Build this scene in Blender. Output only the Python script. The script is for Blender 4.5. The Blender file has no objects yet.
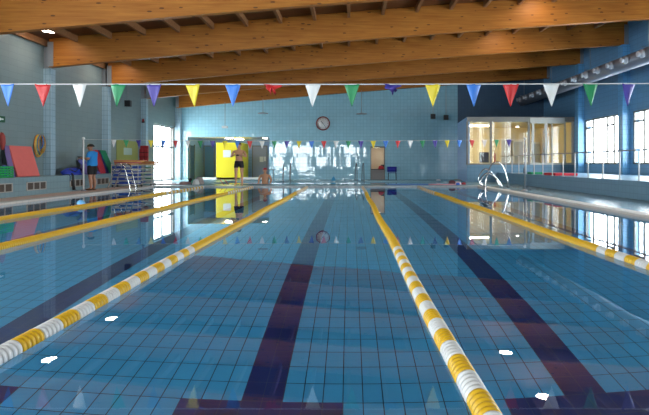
import bpy, bmesh, math, random
from mathutils import Vector, Matrix
random.seed(7)
S = bpy.context.scene
COL = S.collection
PI = math.pi
F = 530.0

# ------------------------------------------------------------------ helpers
class MB:
    """collects shapes and links them as ONE mesh object"""
    def __init__(s): s.v = []; s.f = []; s.sm = []
    def add(s, vs, fs, smooth=False):
        n = len(s.v); s.v += [tuple(p) for p in vs]
        for f in fs: s.f.append([i + n for i in f]); s.sm.append(smooth)
        return s
    def box(s, x0, x1, y0, y1, z0, z1, M=None):
        vs = [Vector((x, y, z)) for z in (z0, z1) for y in (y0, y1) for x in (x0, x1)]
        if M is not None: vs = [M @ p for p in vs]
        return s.add(vs, [(0,2,3,1),(4,5,7,6),(0,1,5,4),(2,6,7,3),(0,4,6,2),(1,3,7,5)])
    def prism(s, pts, d):
        """polygon (list of 3D points) extruded by vector d"""
        n = len(pts); d = Vector(d); a = [Vector(p) for p in pts]; b = [p + d for p in a]
        fs = [list(range(n))[::-1], list(range(n, 2*n))] + [(i, (i+1) % n, (i+1) % n + n, i + n) for i in range(n)]
        return s.add(a + b, fs)
    def tube(s, pts, r, seg=10, closed=False):
        pts = [Vector(p) for p in pts]; n = len(pts); rings = []
        rr = r if isinstance(r, (list, tuple)) else [r]*n
        prev = None
        for i, p in enumerate(pts):
            if closed: t = pts[(i+1) % n] - pts[i-1]
            else: t = pts[min(i+1, n-1)] - pts[max(i-1, 0)]
            t.normalize()
            if prev is None:
                u = t.orthogonal().normalized()
            else:
                u = (prev - t * prev.dot(t))
                u = u.normalized() if u.length > 1e-6 else t.orthogonal().normalized()
            prev = u; w = t.cross(u)
            rings.append([p + (u*math.cos(a) + w*math.sin(a))*rr[i] for a in [2*PI*k/seg for k in range(seg)]])
        vs = [q for R in rings for q in R]; fs = []
        for i in range(n if closed else n-1):
            j = (i+1) % n
            for k in range(seg): fs.append((i*seg+k, i*seg+(k+1) % seg, j*seg+(k+1) % seg, j*seg+k))
        if not closed:
            fs.append(list(range(seg))[::-1]); fs.append([(n-1)*seg+k for k in range(seg)])
        return s.add(vs, fs, True)
    def lathe(s, prof, seg=24, M=None, cap=True):
        """prof: (radius, z) pairs round the z axis"""
        M = M or Matrix(); vs = []
        for r, z in prof:
            for k in range(seg):
                a = 2*PI*k/seg; vs.append(M @ Vector((r*math.cos(a), r*math.sin(a), z)))
        fs = []
        for i in range(len(prof)-1):
            for k in range(seg): fs.append((i*seg+k, i*seg+(k+1) % seg, (i+1)*seg+(k+1) % seg, (i+1)*seg+k))
        if cap:
            fs.append(list(range(seg))[::-1]); fs.append([(len(prof)-1)*seg+k for k in range(seg)])
        return s.add(vs, fs, True)
    def ball(s, c, r, seg=16, rings=10, M=None, z0=-1.0, z1=1.0):
        rx, ry, rz = r if isinstance(r, (tuple, list)) else (r, r, r)
        M = M or Matrix(); vs = []; a0 = math.asin(z0); a1 = math.asin(z1)
        for i in range(rings+1):
            t = a0 + (a1-a0)*i/rings
            for k in range(seg):
                a = 2*PI*k/seg
                vs.append(Vector(c) + M @ Vector((rx*math.cos(t)*math.cos(a), ry*math.cos(t)*math.sin(a), rz*math.sin(t))))
        fs = [(i*seg+k, i*seg+(k+1) % seg, (i+1)*seg+(k+1) % seg, (i+1)*seg+k) for i in range(rings) for k in range(seg)]
        return s.add(vs, fs, True)
    def lump(s, c, r, seed=0, seg=22, rings=12, amp=.18, flat=True):
        """an irregular soft heap (bags, towels) with its flat bottom on c.z"""
        rnd = random.Random(seed); ph = [rnd.uniform(0, 6.28) for _ in range(8)]; vs = []
        for i in range(rings+1):
            t = PI/2*i/rings
            for k in range(seg):
                a = 2*PI*k/seg
                w = 1 + amp*(math.sin(2*a+ph[0])*.5 + math.sin(3*a+ph[1]+2*t)*.5 + math.sin(5*a+ph[2]-3*t)*.4 + .4*math.sin(7*t+ph[3]+a))
                q = math.cos(t)**.7
                vs.append((c[0]+r[0]*q*math.cos(a)*w, c[1]+r[1]*q*math.sin(a)*w, c[2]+r[2]*math.sin(t)*(1+amp*.6*math.sin(3*a+ph[4])*math.cos(t))))
        fs = [(i*seg+k, i*seg+(k+1) % seg, (i+1)*seg+(k+1) % seg, (i+1)*seg+k) for i in range(rings) for k in range(seg)]
        fs.append(list(range(seg))[::-1])
        return s.add(vs, fs, True)
    def mesh(s, name):
        me = bpy.data.meshes.new(name); me.from_pydata(s.v, [], s.f)
        bm = bmesh.new(); bm.from_mesh(me); bmesh.ops.recalc_face_normals(bm, faces=bm.faces)
        for i, f in enumerate(bm.faces): f.smooth = s.sm[i]
        bm.to_mesh(me); bm.free(); me.update(); return me
    def build(s, name, mat, parent=None, loc=None, bevel=0):
        me = s.mesh(name); me.materials.append(mat)
        o = bpy.data.objects.new(name, me); COL.objects.link(o)
        if parent: o.parent = parent
        if loc: o.location = loc
        if bevel:
            b = o.modifiers.new('bevel', 'BEVEL'); b.width = bevel; b.segments = 2; b.limit_method = 'ANGLE'
        return o

def tag(o, label=None, cat=None, group=None, kind=None):
    if label: o['label'] = label
    if cat: o['category'] = cat
    if group: o['group'] = group
    if kind: o['kind'] = kind
    return o
def empty(name, loc, label, cat, group=None, rz=0):
    o = bpy.data.objects.new(name, None); COL.objects.link(o)
    o.location = loc; o.rotation_euler = (0, 0, rz); o.empty_display_size = .1
    return tag(o, label, cat, group)
def struct(o): o['kind'] = 'structure'; return o
def copy_tree(o, parent=None):
    c = o.copy(); COL.objects.link(c)
    if parent: c.parent = parent
    for ch in list(o.children): copy_tree(ch, c)
    return c

# ------------------------------------------------------------------ materials
def newmat(name):
    m = bpy.data.materials.new(name); m.use_nodes = True
    nt = m.node_tree; return m, nt, nt.nodes['Principled BSDF']
def plain(name, c, rough=.5, metal=0, spec=.5, noise=0, nscale=20, bump=0):
    m, nt, b = newmat(name)
    b.inputs['Base Color'].default_value = (*c, 1); b.inputs['Roughness'].default_value = rough
    b.inputs['Metallic'].default_value = metal; b.inputs['Specular IOR Level'].default_value = spec
    if noise or bump:
        tc = nt.nodes.new('ShaderNodeTexCoord'); n = nt.nodes.new('ShaderNodeTexNoise')
        n.inputs['Scale'].default_value = nscale; n.inputs['Detail'].default_value = 4
        nt.links.new(tc.outputs['Object'], n.inputs['Vector'])
        if noise:
            r = nt.nodes.new('ShaderNodeMix'); r.data_type = 'RGBA'
            r.inputs[6].default_value = (*[x*(1-noise) for x in c], 1); r.inputs[7].default_value = (*[min(1, x*(1+noise)) for x in c], 1)
            nt.links.new(n.outputs['Fac'], r.inputs[0]); nt.links.new(r.outputs[2], b.inputs['Base Color'])
        if bump:
            bp = nt.nodes.new('ShaderNodeBump'); bp.inputs['Strength'].default_value = bump; bp.inputs['Distance'].default_value = .02
            nt.links.new(n.outputs['Fac'], bp.inputs['Height']); nt.links.new(bp.outputs[0], b.inputs['Normal'])
    return m
def math_node(nt, op, a, b=None):
    n = nt.nodes.new('ShaderNodeMath'); n.operation = op
    for i, q in enumerate((a, b)):
        if q is None: continue
        if isinstance(q, (int, float)): n.inputs[i].default_value = q
        else: nt.links.new(q, n.inputs[i])
    return n.outputs[0]
def tile(name, c1, c2, grout, w, h, rough=.2, mortar=.004, bump=.3, wob=0, spec=.5, ox=0, oy=0):
    """glazed tiles laid on every face in world directions (box projection)"""
    m, nt, b = newmat(name); L = nt.links.new
    tc = nt.nodes.new('ShaderNodeTexCoord'); sp = nt.nodes.new('ShaderNodeSeparateXYZ'); L(tc.outputs['Object'], sp.inputs[0])
    g = nt.nodes.new('ShaderNodeNewGeometry'); sn = nt.nodes.new('ShaderNodeSeparateXYZ'); L(g.outputs['True Normal'], sn.inputs[0])
    ax = math_node(nt, 'GREATER_THAN', math_node(nt, 'ABSOLUTE', sn.outputs[0]), .6)
    az = math_node(nt, 'GREATER_THAN', math_node(nt, 'ABSOLUTE', sn.outputs[2]), .6)
    def mix(f, a, c):
        n = nt.nodes.new('ShaderNodeMix'); L(f, n.inputs[0]); L(a, n.inputs[2]); L(c, n.inputs[3]); return n.outputs[0]
    u = mix(ax, sp.outputs[0], sp.outputs[1]); v = mix(az, sp.outputs[2], sp.outputs[1])
    cb = nt.nodes.new('ShaderNodeCombineXYZ'); L(math_node(nt, 'ADD', u, 50*w - ox), cb.inputs[0]); L(math_node(nt, 'ADD', v, 50*h - oy), cb.inputs[1])
    br = nt.nodes.new('ShaderNodeTexBrick'); br.offset = 0; L(cb.outputs[0], br.inputs['Vector'])
    br.inputs['Color1'].default_value = (*c1, 1); br.inputs['Color2'].default_value = (*c2, 1); br.inputs['Mortar'].default_value = (*grout, 1)
    br.inputs['Scale'].default_value = 1; br.inputs['Mortar Size'].default_value = mortar; br.inputs['Mortar Smooth'].default_value = .2
    br.inputs['Brick Width'].default_value = w; br.inputs['Row Height'].default_value = h
    L(br.outputs['Color'], b.inputs['Base Color']); b.inputs['Roughness'].default_value = rough; b.inputs['Specular IOR Level'].default_value = spec
    bp = nt.nodes.new('ShaderNodeBump'); bp.inputs['Strength'].default_value = bump; bp.inputs['Distance'].default_value = .003
    L(math_node(nt, 'SUBTRACT', 1, br.outputs['Fac']), bp.inputs['Height'])
    if wob:
        # every glazed tile sits at its own small tilt
        wn = nt.nodes.new('ShaderNodeTexWhiteNoise'); wn.noise_dimensions = '2D'
        fl = nt.nodes.new('ShaderNodeVectorMath'); fl.operation = 'DIVIDE'; L(cb.outputs[0], fl.inputs[0]); fl.inputs[1].default_value = (w, h*3, 1)
        f2 = nt.nodes.new('ShaderNodeVectorMath'); f2.operation = 'FLOOR'; L(fl.outputs[0], f2.inputs[0]); L(f2.outputs[0], wn.inputs['Vector'])
        sb = nt.nodes.new('ShaderNodeVectorMath'); sb.operation = 'SUBTRACT'; L(wn.outputs['Color'], sb.inputs[0]); sb.inputs[1].default_value = (.5, .5, .5)
        sc = nt.nodes.new('ShaderNodeVectorMath'); sc.operation = 'MULTIPLY'; L(sb.outputs[0], sc.inputs[0]); sc.inputs[1].default_value = (wob, wob, wob*.35)
        ad = nt.nodes.new('ShaderNodeVectorMath'); ad.operation = 'ADD'; L(bp.outputs[0], ad.inputs[0]); L(sc.outputs[0], ad.inputs[1])
        nm = nt.nodes.new('ShaderNodeVectorMath'); nm.operation = 'NORMALIZE'; L(ad.outputs[0], nm.inputs[0]); L(nm.outputs[0], b.inputs['Normal'])
    else: L(bp.outputs[0], b.inputs['Normal'])
    return m
def wood(name, ca, cb_, knots=True):
    m, nt, b = newmat(name); L = nt.links.new
    tc = nt.nodes.new('ShaderNodeTexCoord'); mp = nt.nodes.new('ShaderNodeMapping'); L(tc.outputs['Object'], mp.inputs[0])
    mp.inputs['Scale'].default_value = (.5, 6, 9)
    n = nt.nodes.new('ShaderNodeTexNoise'); n.inputs['Scale'].default_value = 2.2; n.inputs['Detail'].default_value = 6; n.inputs['Distortion'].default_value = .4
    L(mp.outputs[0], n.inputs['Vector'])
    cr = nt.nodes.new('ShaderNodeValToRGB'); cr.color_ramp.elements[0].position = .3; cr.color_ramp.elements[1].position = .7
    cr.color_ramp.elements[0].color = (*ca, 1); cr.color_ramp.elements[1].color = (*cb_, 1); L(n.outputs['Fac'], cr.inputs[0])
    out = cr.outputs[0]
    if knots:
        m2 = nt.nodes.new('ShaderNodeMapping'); L(tc.outputs['Object'], m2.inputs[0]); m2.inputs['Scale'].default_value = (2.6, 3, 8)
        vo = nt.nodes.new('ShaderNodeTexVoronoi'); vo.inputs['Scale'].default_value = 1; L(m2.outputs[0], vo.inputs['Vector'])
        k = math_node(nt, 'LESS_THAN', vo.outputs['Distance'], .17)
        vc = nt.nodes.new('ShaderNodeSeparateColor'); L(vo.outputs['Color'], vc.inputs[0])
        k = math_node(nt, 'MULTIPLY', k, math_node(nt, 'GREATER_THAN', vc.outputs[0], .45))
        mx = nt.nodes.new('ShaderNodeMix'); mx.data_type = 'RGBA'; L(math_node(nt, 'MULTIPLY', k, .8), mx.inputs[0]); L(out, mx.inputs[6])
        mx.inputs[7].default_value = (.06, .02, .008, 1); out = mx.outputs[2]
    L(out, b.inputs['Base Color']); b.inputs['Roughness'].default_value = .5; b.inputs['Specular IOR Level'].default_value = .3
    return m
def emit(name, c, s):
    m = bpy.data.materials.new(name); m.use_nodes = True; nt = m.node_tree; nt.nodes.clear()
    e = nt.nodes.new('ShaderNodeEmission'); o = nt.nodes.new('ShaderNodeOutputMaterial'); nt.links.new(e.outputs[0], o.inputs[0])
    e.inputs[0].default_value = (*c, 1); e.inputs[1].default_value = s; return m
def pane_glass(name, tint=(.96, .98, .98)):
    """thin window glass: clear with a fresnel shine"""
    m = bpy.data.materials.new(name); m.use_nodes = True; nt = m.node_tree; nt.nodes.clear(); L = nt.links.new
    t = nt.nodes.new('ShaderNodeBsdfTransparent'); t.inputs[0].default_value = (*tint, 1)
    g = nt.nodes.new('ShaderNodeBsdfGlossy'); g.inputs['Roughness'].default_value = .02
    fr = nt.nodes.new('ShaderNodeFresnel'); fr.inputs[0].default_value = 1.5
    gm_ = nt.nodes.new('ShaderNodeNewGeometry'); L(math_node(nt, 'SUBTRACT', 1.5, math_node(nt, 'MULTIPLY', gm_.outputs['Backfacing'], 1.5-1/1.5)), fr.inputs[0])   # same shine seen from either side
    x = nt.nodes.new('ShaderNodeMixShader'); o = nt.nodes.new('ShaderNodeOutputMaterial')
    L(fr.outputs[0], x.inputs[0]); L(t.outputs[0], x.inputs[1]); L(g.outputs[0], x.inputs[2]); L(x.outputs[0], o.inputs[0]); return m
def water_mat():
    m, nt, b = newmat('water'); L = nt.links.new
    b.inputs['Base Color'].default_value = (.86, .97, 1, 1); b.inputs['Roughness'].default_value = 0
    b.inputs['Transmission Weight'].default_value = 1; b.inputs['IOR'].default_value = 1.333
    tc = nt.nodes.new('ShaderNodeTexCoord'); n = nt.nodes.new('ShaderNodeTexNoise'); n.inputs['Scale'].default_value = .9; n.inputs['Detail'].default_value = 1.5
    L(tc.outputs['Object'], n.inputs['Vector'])
    bp = nt.nodes.new('ShaderNodeBump'); bp.inputs['Strength'].default_value = .12; bp.inputs['Distance'].default_value = .012
    L(n.outputs['Fac'], bp.inputs['Height']); L(bp.outputs[0], b.inputs['Normal'])
    return m

M = {}
WALLC = (.35, .64, .76)
M['wall'] = tile('glazed blue wall tile', WALLC, tuple(x*.93 for x in WALLC), (.25, .49, .58), .2, .2, rough=.03, mortar=.010, wob=.018, spec=1.0, bump=.4)
M['wall_left'] = tile('matt grey blue wall tile', (.22, .29, .295), (.205, .275, .28), (.165, .22, .225), .4, .2, rough=.4, mortar=.005)
M['wall_right'] = tile('deep blue wall tile', (.13, .31, .52), (.125, .295, .49), (.09, .22, .38), .4, .2, rough=.35, mortar=.008)
M['wall_shaded'] = tile('shade-darkened upper wall tile', (.06, .12, .20), (.055, .11, .19), (.04, .09, .15), .2, .2, rough=.4, mortar=.006)  # end wall tile in a darker colour, painting in the shade above the office
M['pil_left'] = tile('pale pilaster tile', (.36, .50, .58), (.34, .48, .56), (.22, .32, .38), .14, .2, rough=.3, mortar=.008)
M['pil_right'] = tile('blue pilaster tile', (.13, .36, .62), (.12, .34, .59), (.08, .24, .42), .2, .2, rough=.3, mortar=.008)
M['recess'] = tile('recess wall tile', (.30, .46, .72), (.29, .44, .69), (.22, .35, .54), .2, .2, rough=.3, mortar=.008)
M['bench'] = tile('bench tile', (.22, .33, .36), (.21, .315, .345), (.15, .22, .24), .2, .2, rough=.35, mortar=.006)
M['gallery'] = tile('gallery tile', (.14, .27, .38), (.13, .255, .36), (.09, .18, .26), .2, .2, rough=.35, mortar=.006)
M['deck_far'] = tile('far deck tile', (.25, .44, .51), (.24, .42, .49), (.2, .34, .4), .1, .1, rough=.25, mortar=.006)
M['deck_left'] = tile('warm deck tile', (.82, .62, .53), (.79, .59, .50), (.6, .47, .41), .1, .1, rough=.7, mortar=.005, spec=.15)
M['deck_right'] = tile('right deck tile', (.22, .35, .42), (.2, .33, .4), (.16, .26, .31), .1, .1, rough=.22, mortar=.006)
M['coping'] = tile('pale coping tile', (.72, .68, .62), (.69, .65, .6), (.5, .48, .45), .24, .12, rough=.5, mortar=.005, spec=.3)
M['coping_far'] = tile('grey blue coping tile', (.36, .42, .44), (.35, .40, .42), (.28, .33, .34), .24, .12, rough=.3, mortar=.006)
TW, TH = .147, .235
M['pool'] = tile('pool tile', (.06, .38, .66), (.055, .36, .63), (.010, .045, .09), TW, TH, rough=.3, mortar=.0042, ox=-.64, oy=3.85)
M['navy'] = tile('navy pool tile', (.012, .03, .16), (.010, .026, .14), (.06, .08, .12), TW, TH, rough=.3, mortar=.0022, ox=-.64, oy=3.85)
M['beam'] = wood('glulam pine', (.31, .10, .012), (.46, .175, .027))
M['deckwood'] = wood('dark ceiling boards', (.10, .035, .012), (.16, .06, .02), False)
M['purlin'] = wood('brown purlin wood', (.22, .10, .04), (.30, .14, .06), False)
M['steel'] = plain('galvanised steel', (.32, .33, .35), .45, .6)
M['chrome'] = plain('polished steel', (.75, .75, .75), .12, 1)
M['whitepaint'] = plain('white paint', (.78, .78, .76), .4)
M['cream'] = plain('cream wall paint', (.88, .74, .40), .6)
M['frame'] = plain('grey beige frame', (.22, .21, .19), .55)
M['black'] = plain('black plastic', (.012, .012, .014), .4)
M['duct'] = plain('grey duct metal', (.20, .22, .27), .35, .3)
M['nozzle'] = plain('pale grey nozzle', (.45, .47, .52), .35)
M['glass'] = pane_glass('window glass')
M['water'] = water_mat()
M['rope'] = plain('white rope', (.7, .7, .68), .6)
PCOL = {'white': (.80, .80, .78), 'green': (.02, .27, .10), 'purple': (.07, .05, .32), 'yellow': (.80, .62, .02), 'blue': (.05, .22, .72), 'red': (.62, .03, .03)}
for k, c in PCOL.items():
    m, nt, b = newmat(k + ' pennant vinyl'); b.inputs['Base Color'].default_value = (*c, 1); b.inputs['Roughness'].default_value = .45
    M['pen_' + k] = m
M['yellowfloat'] = plain('yellow float plastic', (.68, .40, .015), .4, noise=.1, nscale=60)
M['whitefloat'] = plain('white float plastic', (.64, .64, .63), .4, noise=.06, nscale=60)
M['skin'] = plain('skin', (.64, .32, .18), .5)
M['skin2'] = plain('tanned skin', (.42, .20, .12), .5)
M['hair'] = plain('dark hair', (.02, .012, .01), .7)
M['lamp'] = emit('lamp glow', (1, .82, .68), 25)
M['office_tube'] = emit('office tube glow', (1, .88, .62), 60)
M['tube'] = emit('tube light glow', (1, .94, .84), 24)
def fl(name, c, rough=.6, **k): M[name] = plain(name, c, rough, **k); return M[name]

# ------------------------------------------------------------------ dimensions
XL, XR = -10.3, 11.5          # side walls
YN, YF = -4.0, 31.5           # wall behind the camera, far wall
PX0, PX1, PY0, PY1 = -8.3, 5.4, 1.5, 22.4   # the pool
DZ = .05                      # deck height over the water
BF, BZ = -9.5, .60            # left bench front and top
GX, GZ = 7.6, .54             # right gallery edge and top
def zb(x): return 5.09 + .081*x - .0008*x*x     # underside of the beams
BD = .95
BEAMS = [13.5, 17.7, 22.0, 26.2, 30.6]

def ceil_pts(x0, x1, n=16): return [(x0 + (x1-x0)*i/n) for i in range(n+1)]

# ------------------------------------------------------------------ ceiling
c = MB(); xs = ceil_pts(XL-.3, XR+.3)
pr = [(x, zb(x)+BD) for x in xs] + [(x, zb(x)+BD+.2) for x in reversed(xs)]
c.prism([(x, YN-.3, z) for x, z in pr], (0, YF-YN+.6, 0))
ceiling = struct(c.build('ceiling', M['deckwood']))
for i in range(19):
    x = -10.21 + i*1.13; p = MB(); z = zb(x)+BD
    p.box(x-.05, x+.05, 9.0, YF-.02, z-.20, z+.01); p.build('purlin', M['purlin'], ceiling)

# ------------------------------------------------------------------ beams
blab = ['nearest laminated timber roof beam cut off by the top left of the picture', 'second nearest laminated timber roof beam, crossing the whole picture',
        'third laminated timber roof beam, ending above the blue pilaster between the right windows', 'fourth laminated timber roof beam, ending above the pilaster beside the glazed office',
        'farthest laminated timber roof beam, against the end wall above the clock']
for i, y in enumerate(BEAMS):
    x0, x1 = XL+.30, XR-.02
    xs = ceil_pts(x0, x1, 20)
    prf = [(x, -.1, zb(x)) for x in xs] + [(x, -.1, zb(x)+BD-.002) for x in reversed(xs)]
    b = MB().prism(prf, (0, .2, 0)).build('roof_beam', M['beam'], bevel=.008)
    b.location.y = y; tag(b, blab[i], 'roof beam', 'laminated timber roof beams')
    for xe, sx in ((x0+.06, 1), (x1-.06, -1)):
        br = MB(); zz = zb(xe)
        br.box(xe-.09, xe+.09, -.125, -.1, zz+.02, zz+BD-.12); br.box(xe-.09, xe+.09, .1, .125, zz+.02, zz+BD-.12)
        for q in (.2, .45, .7): br.lathe([(.018, 0), (.018, .02)], 8, Matrix.Translation((xe, -.125, zz+q)) @ Matrix.Rotation(PI/2, 4, 'X'))
        tag(br.build('steel_bracket', M['steel'], b), 'grey steel bracket at the end of the beam')

# ------------------------------------------------------------------ walls
def wall_cells(mb, us, vs, holes, put):
    us = sorted(set(us + [h[0] for h in holes] + [h[1] for h in holes])); vs = sorted(set(vs + [h[2] for h in holes] + [h[3] for h in holes]))
    for a, b in zip(us, us[1:]):
        for c_, d in zip(vs, vs[1:]):
            if any(h[0] <= (a+b)/2 <= h[1] and h[2] <= (c_+d)/2 <= h[3] for h in holes): continue
            put(mb, a, b, c_, d)
# far wall: recess, service door, office window area is in front of it
REC = (-9.65, -4.8, DZ, 2.58); DOOR = (1.22, 2.08, DZ, 2.02)
w = MB()
wall_cells(w, [XL, XR], [-.1, 3.8], [REC, DOOR], lambda m, a, b, c_, d: m.box(a, b, YF, YF+.25, c_, d))
xs = ceil_pts(XL, XR)
w.prism([(XL, YF, 3.8)] + [(XR, YF, 3.8)] + [(x, YF, zb(x)+BD+.05) for x in reversed(xs)], (0, .25, 0))
struct(w.build('wall_far', M['wall']))
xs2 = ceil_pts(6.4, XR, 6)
struct(MB().prism([(6.4, YF-.03, 3.3), (XR, YF-.03, 3.3)] + [(x, YF-.03, zb(x)+BD) for x in reversed(xs2)], (0, .03, 0)).build('wall_far', M['wall_shaded']))  # thin sheet on the end wall carrying the painted shade
# windows of the unseen nearer right bays are heightened to brighten the hall
# left wall with the glazed door
LW = (27.85, 31.25, DZ, 3.12)
LW_ADDED = [(-2.6, 2.4, 1.0, 4.3), (4.4, 9.4, 1.0, 4.3)]     # unseen side windows, added to brighten the hall
w = MB(); wall_cells(w, [YN-.3, YF+.25], [-.1, zb(XL)+BD+.05], [LW]+LW_ADDED, lambda m, a, b, c_, d: m.box(XL-.3, XL, a, b, c_, d))
struct(w.build('wall_left', M['wall_left']))
# right wall with a window in every bay
RW = [(y0, y0+3.55, .97, 3.13) for y0 in (22.35-4.2*k for k in range(0, 6))]
RW = [(22.4, 25.95, .97, 3.13)] + [(22.4-4.22*k, 22.4-4.22*k+3.55-(.17 if k else 0), .97, 3.13 if k < 2 else 4.9) for k in range(1, 6)]  # unseen nearer windows made taller to let in extra daylight
w = MB(); wall_cells(w, [YN-.3, YF+.25], [-.1, zb(XR)+BD+.05], RW, lambda m, a, b, c_, d: m.box(XR, XR+.3, a, b, c_, d))
struct(w.build('wall_right', M['wall_right']))
# wall behind the camera with its big windows
NW = [(-10.2, -7.7, .1, 3.7), (-7.4, -4.9, .1, 3.5), (-4.3, -3.7, .6, 3.3), (-3.1, -2.5, .6, 3.3), (-1.7, -1.1, .5, 3.4), (-.8, .7, .5, 3.3), (1.1, 1.6, .8, 3.0)]
w = MB(); wall_cells(w, [XL, XR], [-.1, 3.8], NW, lambda m, a, b, c_, d: m.box(a, b, YN-.3, YN, c_, d))
w.prism([(XL, YN-.3, 3.8)] + [(XR, YN-.3, 3.8)] + [(x, YN-.3, zb(x)+BD+.05) for x in reversed(xs)], (0, .3, 0))
struct(w.build('wall_near', M['wall_left']))

def portal(name, loc, rot, sx, sy):
    l = bpy.data.lights.new(name, 'AREA'); l.shape = 'RECTANGLE'; l.size = sx; l.size_y = sy; l.cycles.is_portal = True
    o = bpy.data.objects.new(name, l); COL.objects.link(o); o.location = loc; o.rotation_euler = rot; return o
# windows
wn = 1
def window_y(x, y0, y1, z0, z1, side, vb, hb):
    """a window lying in a side wall; vb = mullions at y, hb = (ya, yb, z) bars"""
    global wn
    t = .07; f = MB(); xa, xb = (x-.02, x+.06)
    for a, b, c_, d in ((y0, y1, z0, z0+t), (y0, y1, z1-t, z1), (y0, y0+t, z0, z1), (y1-t, y1, z0, z1)): f.box(xa, xb, a, b, c_, d)
    o = struct(f.build(f'window_{wn}', M['frame'])); wn += 1
    m_ = MB()
    for yy in vb: m_.box(xa+.01, xb-.01, yy-.055, yy+.055, z0, z1)
    for a, b, zz in hb: m_.box(xa+.01, xb-.01, a, b, zz-.04, zz+.04)
    m_.build('mullion', M['frame'], o)
    MB().box(x+.015, x+.021, y0+t, y1-t, z0+t, z1-t).build('pane', M['glass'], o)
    return o
for (a, b, c_, d) in RW:
    L_ = b-a
    window_y(XR+.05, a, b, c_, d, 1, [a+L_*.22, a+L_*.40, a+L_*.78], [(a+L_*.22, a+L_*.40, d-.42), (a+L_*.78, b, d-.42)])
    portal('window_daylight', (XR+.02, (a+b)/2, (c_+d)/2), (0, PI/2, 0), d-c_, b-a)
o = window_y(XL-.16, LW[0], LW[1], LW[2], LW[3], -1, [29.4, 30.95], [(LW[0], LW[1], 1.93)])
portal('window_daylight', (XL-.05, (LW[0]+LW[1])/2, (LW[2]+LW[3])/2), (0, -PI/2, 0), LW[3]-LW[2], LW[1]-LW[0])
for q in LW_ADDED:
    window_y(XL-.16, *q, -1, [q[0]+1.7, q[0]+3.4], [])  # the added windows, out of view, for extra daylight
    portal('window_daylight', (XL-.05, (q[0]+q[1])/2, (q[2]+q[3])/2), (0, -PI/2, 0), q[3]-q[2], q[1]-q[0])
for (a, b, c_, d) in NW:
    f = MB(); t = .05; y0_ = YN-.16
    for q in ((a, b, c_, c_+t), (a, b, d-t, d), (a, a+t, c_, d), (b-t, b, c_, d), (a, b, (c_+d)/2-.03, (c_+d)/2+.03)): f.box(q[0], q[1], y0_, y0_+.07, q[2], q[3])
    o = struct(f.build(f'window_{wn}', M['frame'])); wn += 1
    MB().box(a+t, b-t, y0_+.03, y0_+.036, c_+t, d-t).build('pane', M['glass'], o)
    portal('window_daylight', ((a+b)/2, YN-.04, (c_+d)/2), (PI/2, 0, 0), b-a, d-c_)

# pilasters
for i, y in enumerate([13.6, 17.8, 22.0, 26.1]):
    z1 = zb(XL+.2)
    struct(MB().box(XL, XL+.25, y, y+.29, BZ, z1).build('wall_pilaster', M['pil_left']))
    struct(MB().box(XL, XL+.14, y+.03, y+.26, z1, z1+BD).build('wall_pilaster', M['steel']))
for i, y in enumerate([13.32, 17.55, 21.77, 26.0]):
    struct(MB().box(XR-.3, XR, y, y+.38, GZ, zb(XR-.3)).build('wall_pilaster', M['pil_right']))
struct(MB().box(XL, XL+.3, YF-.3, YF, DZ, zb(XL)+.1).build('wall_pilaster', M['pil_left']))

# ------------------------------------------------------------------ decks, bench, gallery
SX0, SX1, SY0, SY1 = -6.5, 5.0, 24.7, 29.2     # the learner pool beyond
cw = .32
def deck(name, mat, rects, z=DZ, zl=-.10):
    m_ = MB()
    for r in rects: m_.box(*r, zl, z)
    return struct(m_.build(name, mat))
deck('floor', M['deck_far'], [(XL, SX0, PY1+cw, YF), (SX1, XR, PY1+cw, YF), (SX0, SX1, PY1+cw, SY0), (SX0, SX1, SY1, YF+.25)])
deck('floor', M['deck_left'], [(XL, PX0-cw, PY0-cw, PY1+cw)])
deck('floor', M['deck_right'], [(PX1+cw, XR, PY0-cw, PY1+cw)])
deck('floor', M['deck_far'], [(XL, XR, YN, PY0-cw)])
def edge(mat, rects): 
    m_ = MB()
    for r in rects: m_.box(*r, -.2, DZ+.006)
    return struct(m_.build('pool_coping', mat, bevel=.012))
edge(M['coping'], [(PX0-cw, PX0, PY0-cw, PY1)])
edge(M['coping'], [(PX1, PX1+cw, PY0-cw, PY1)])
edge(M['coping_far'], [(PX0-cw, PX1+cw, PY1, PY1+cw)]); edge(M['coping'], [(PX0, PX1, PY0-cw, PY0)])
# pool basin
PD = -1.75
b = MB(); t = .2
b.box(PX0-t, PX1+t, PY0-t, PY1+t, PD-t, PD)
b.box(PX0-t, PX0, PY0-t, PY1+t, PD, -.2+.19); b.box(PX1, PX1+t, PY0-t, PY1+t, PD, -.01)
b.box(PX0, PX1, PY0-t, PY0, PD, -.01); b.box(PX0, PX1, PY1, PY1+t, PD, -.01)
basin = struct(b.build('pool_basin', M['pool']))
LC = [-.64+2.352*k for k in (-3, -2, -1, 0, 1, 2)]
for x in LC:
    l = MB(); x0 = x-TW
    l.prism([(x-TW, 3.85, PD+.004), (x-4*TW, 3.85, PD+.004), (x-4*TW, 3.85-2*TH, PD+.004), (x+4*TW, 3.85-2*TH, PD+.004), (x+4*TW, 3.85, PD+.004), (x+TW, 3.85, PD+.004),
             (x+TW, 20.3, PD+.004), (x+4*TW, 20.3, PD+.004), (x+4*TW, 20.3+2*TH, PD+.004), (x-4*TW, 20.3+2*TH, PD+.004), (x-4*TW, 20.3, PD+.004), (x-TW, 20.3, PD+.004)], (0, 0, .002))
    l.build('lane_line', M['navy'], basin)
m_ = MB().add([(PX0-.001, PY0, 0), (PX1, PY0, 0), (PX1, PY1, 0), (PX0, PY1, 0)], [(0, 1, 2, 3)])
tag(m_.build('pool_water', M['water']), 'clear still blue water filling the large lap pool', 'water', kind='stuff')
SD = -.9; b = MB()
b.box(SX0-.15, SX1+.15, SY0-.15, SY1+.15, SD-.2, SD)
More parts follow.
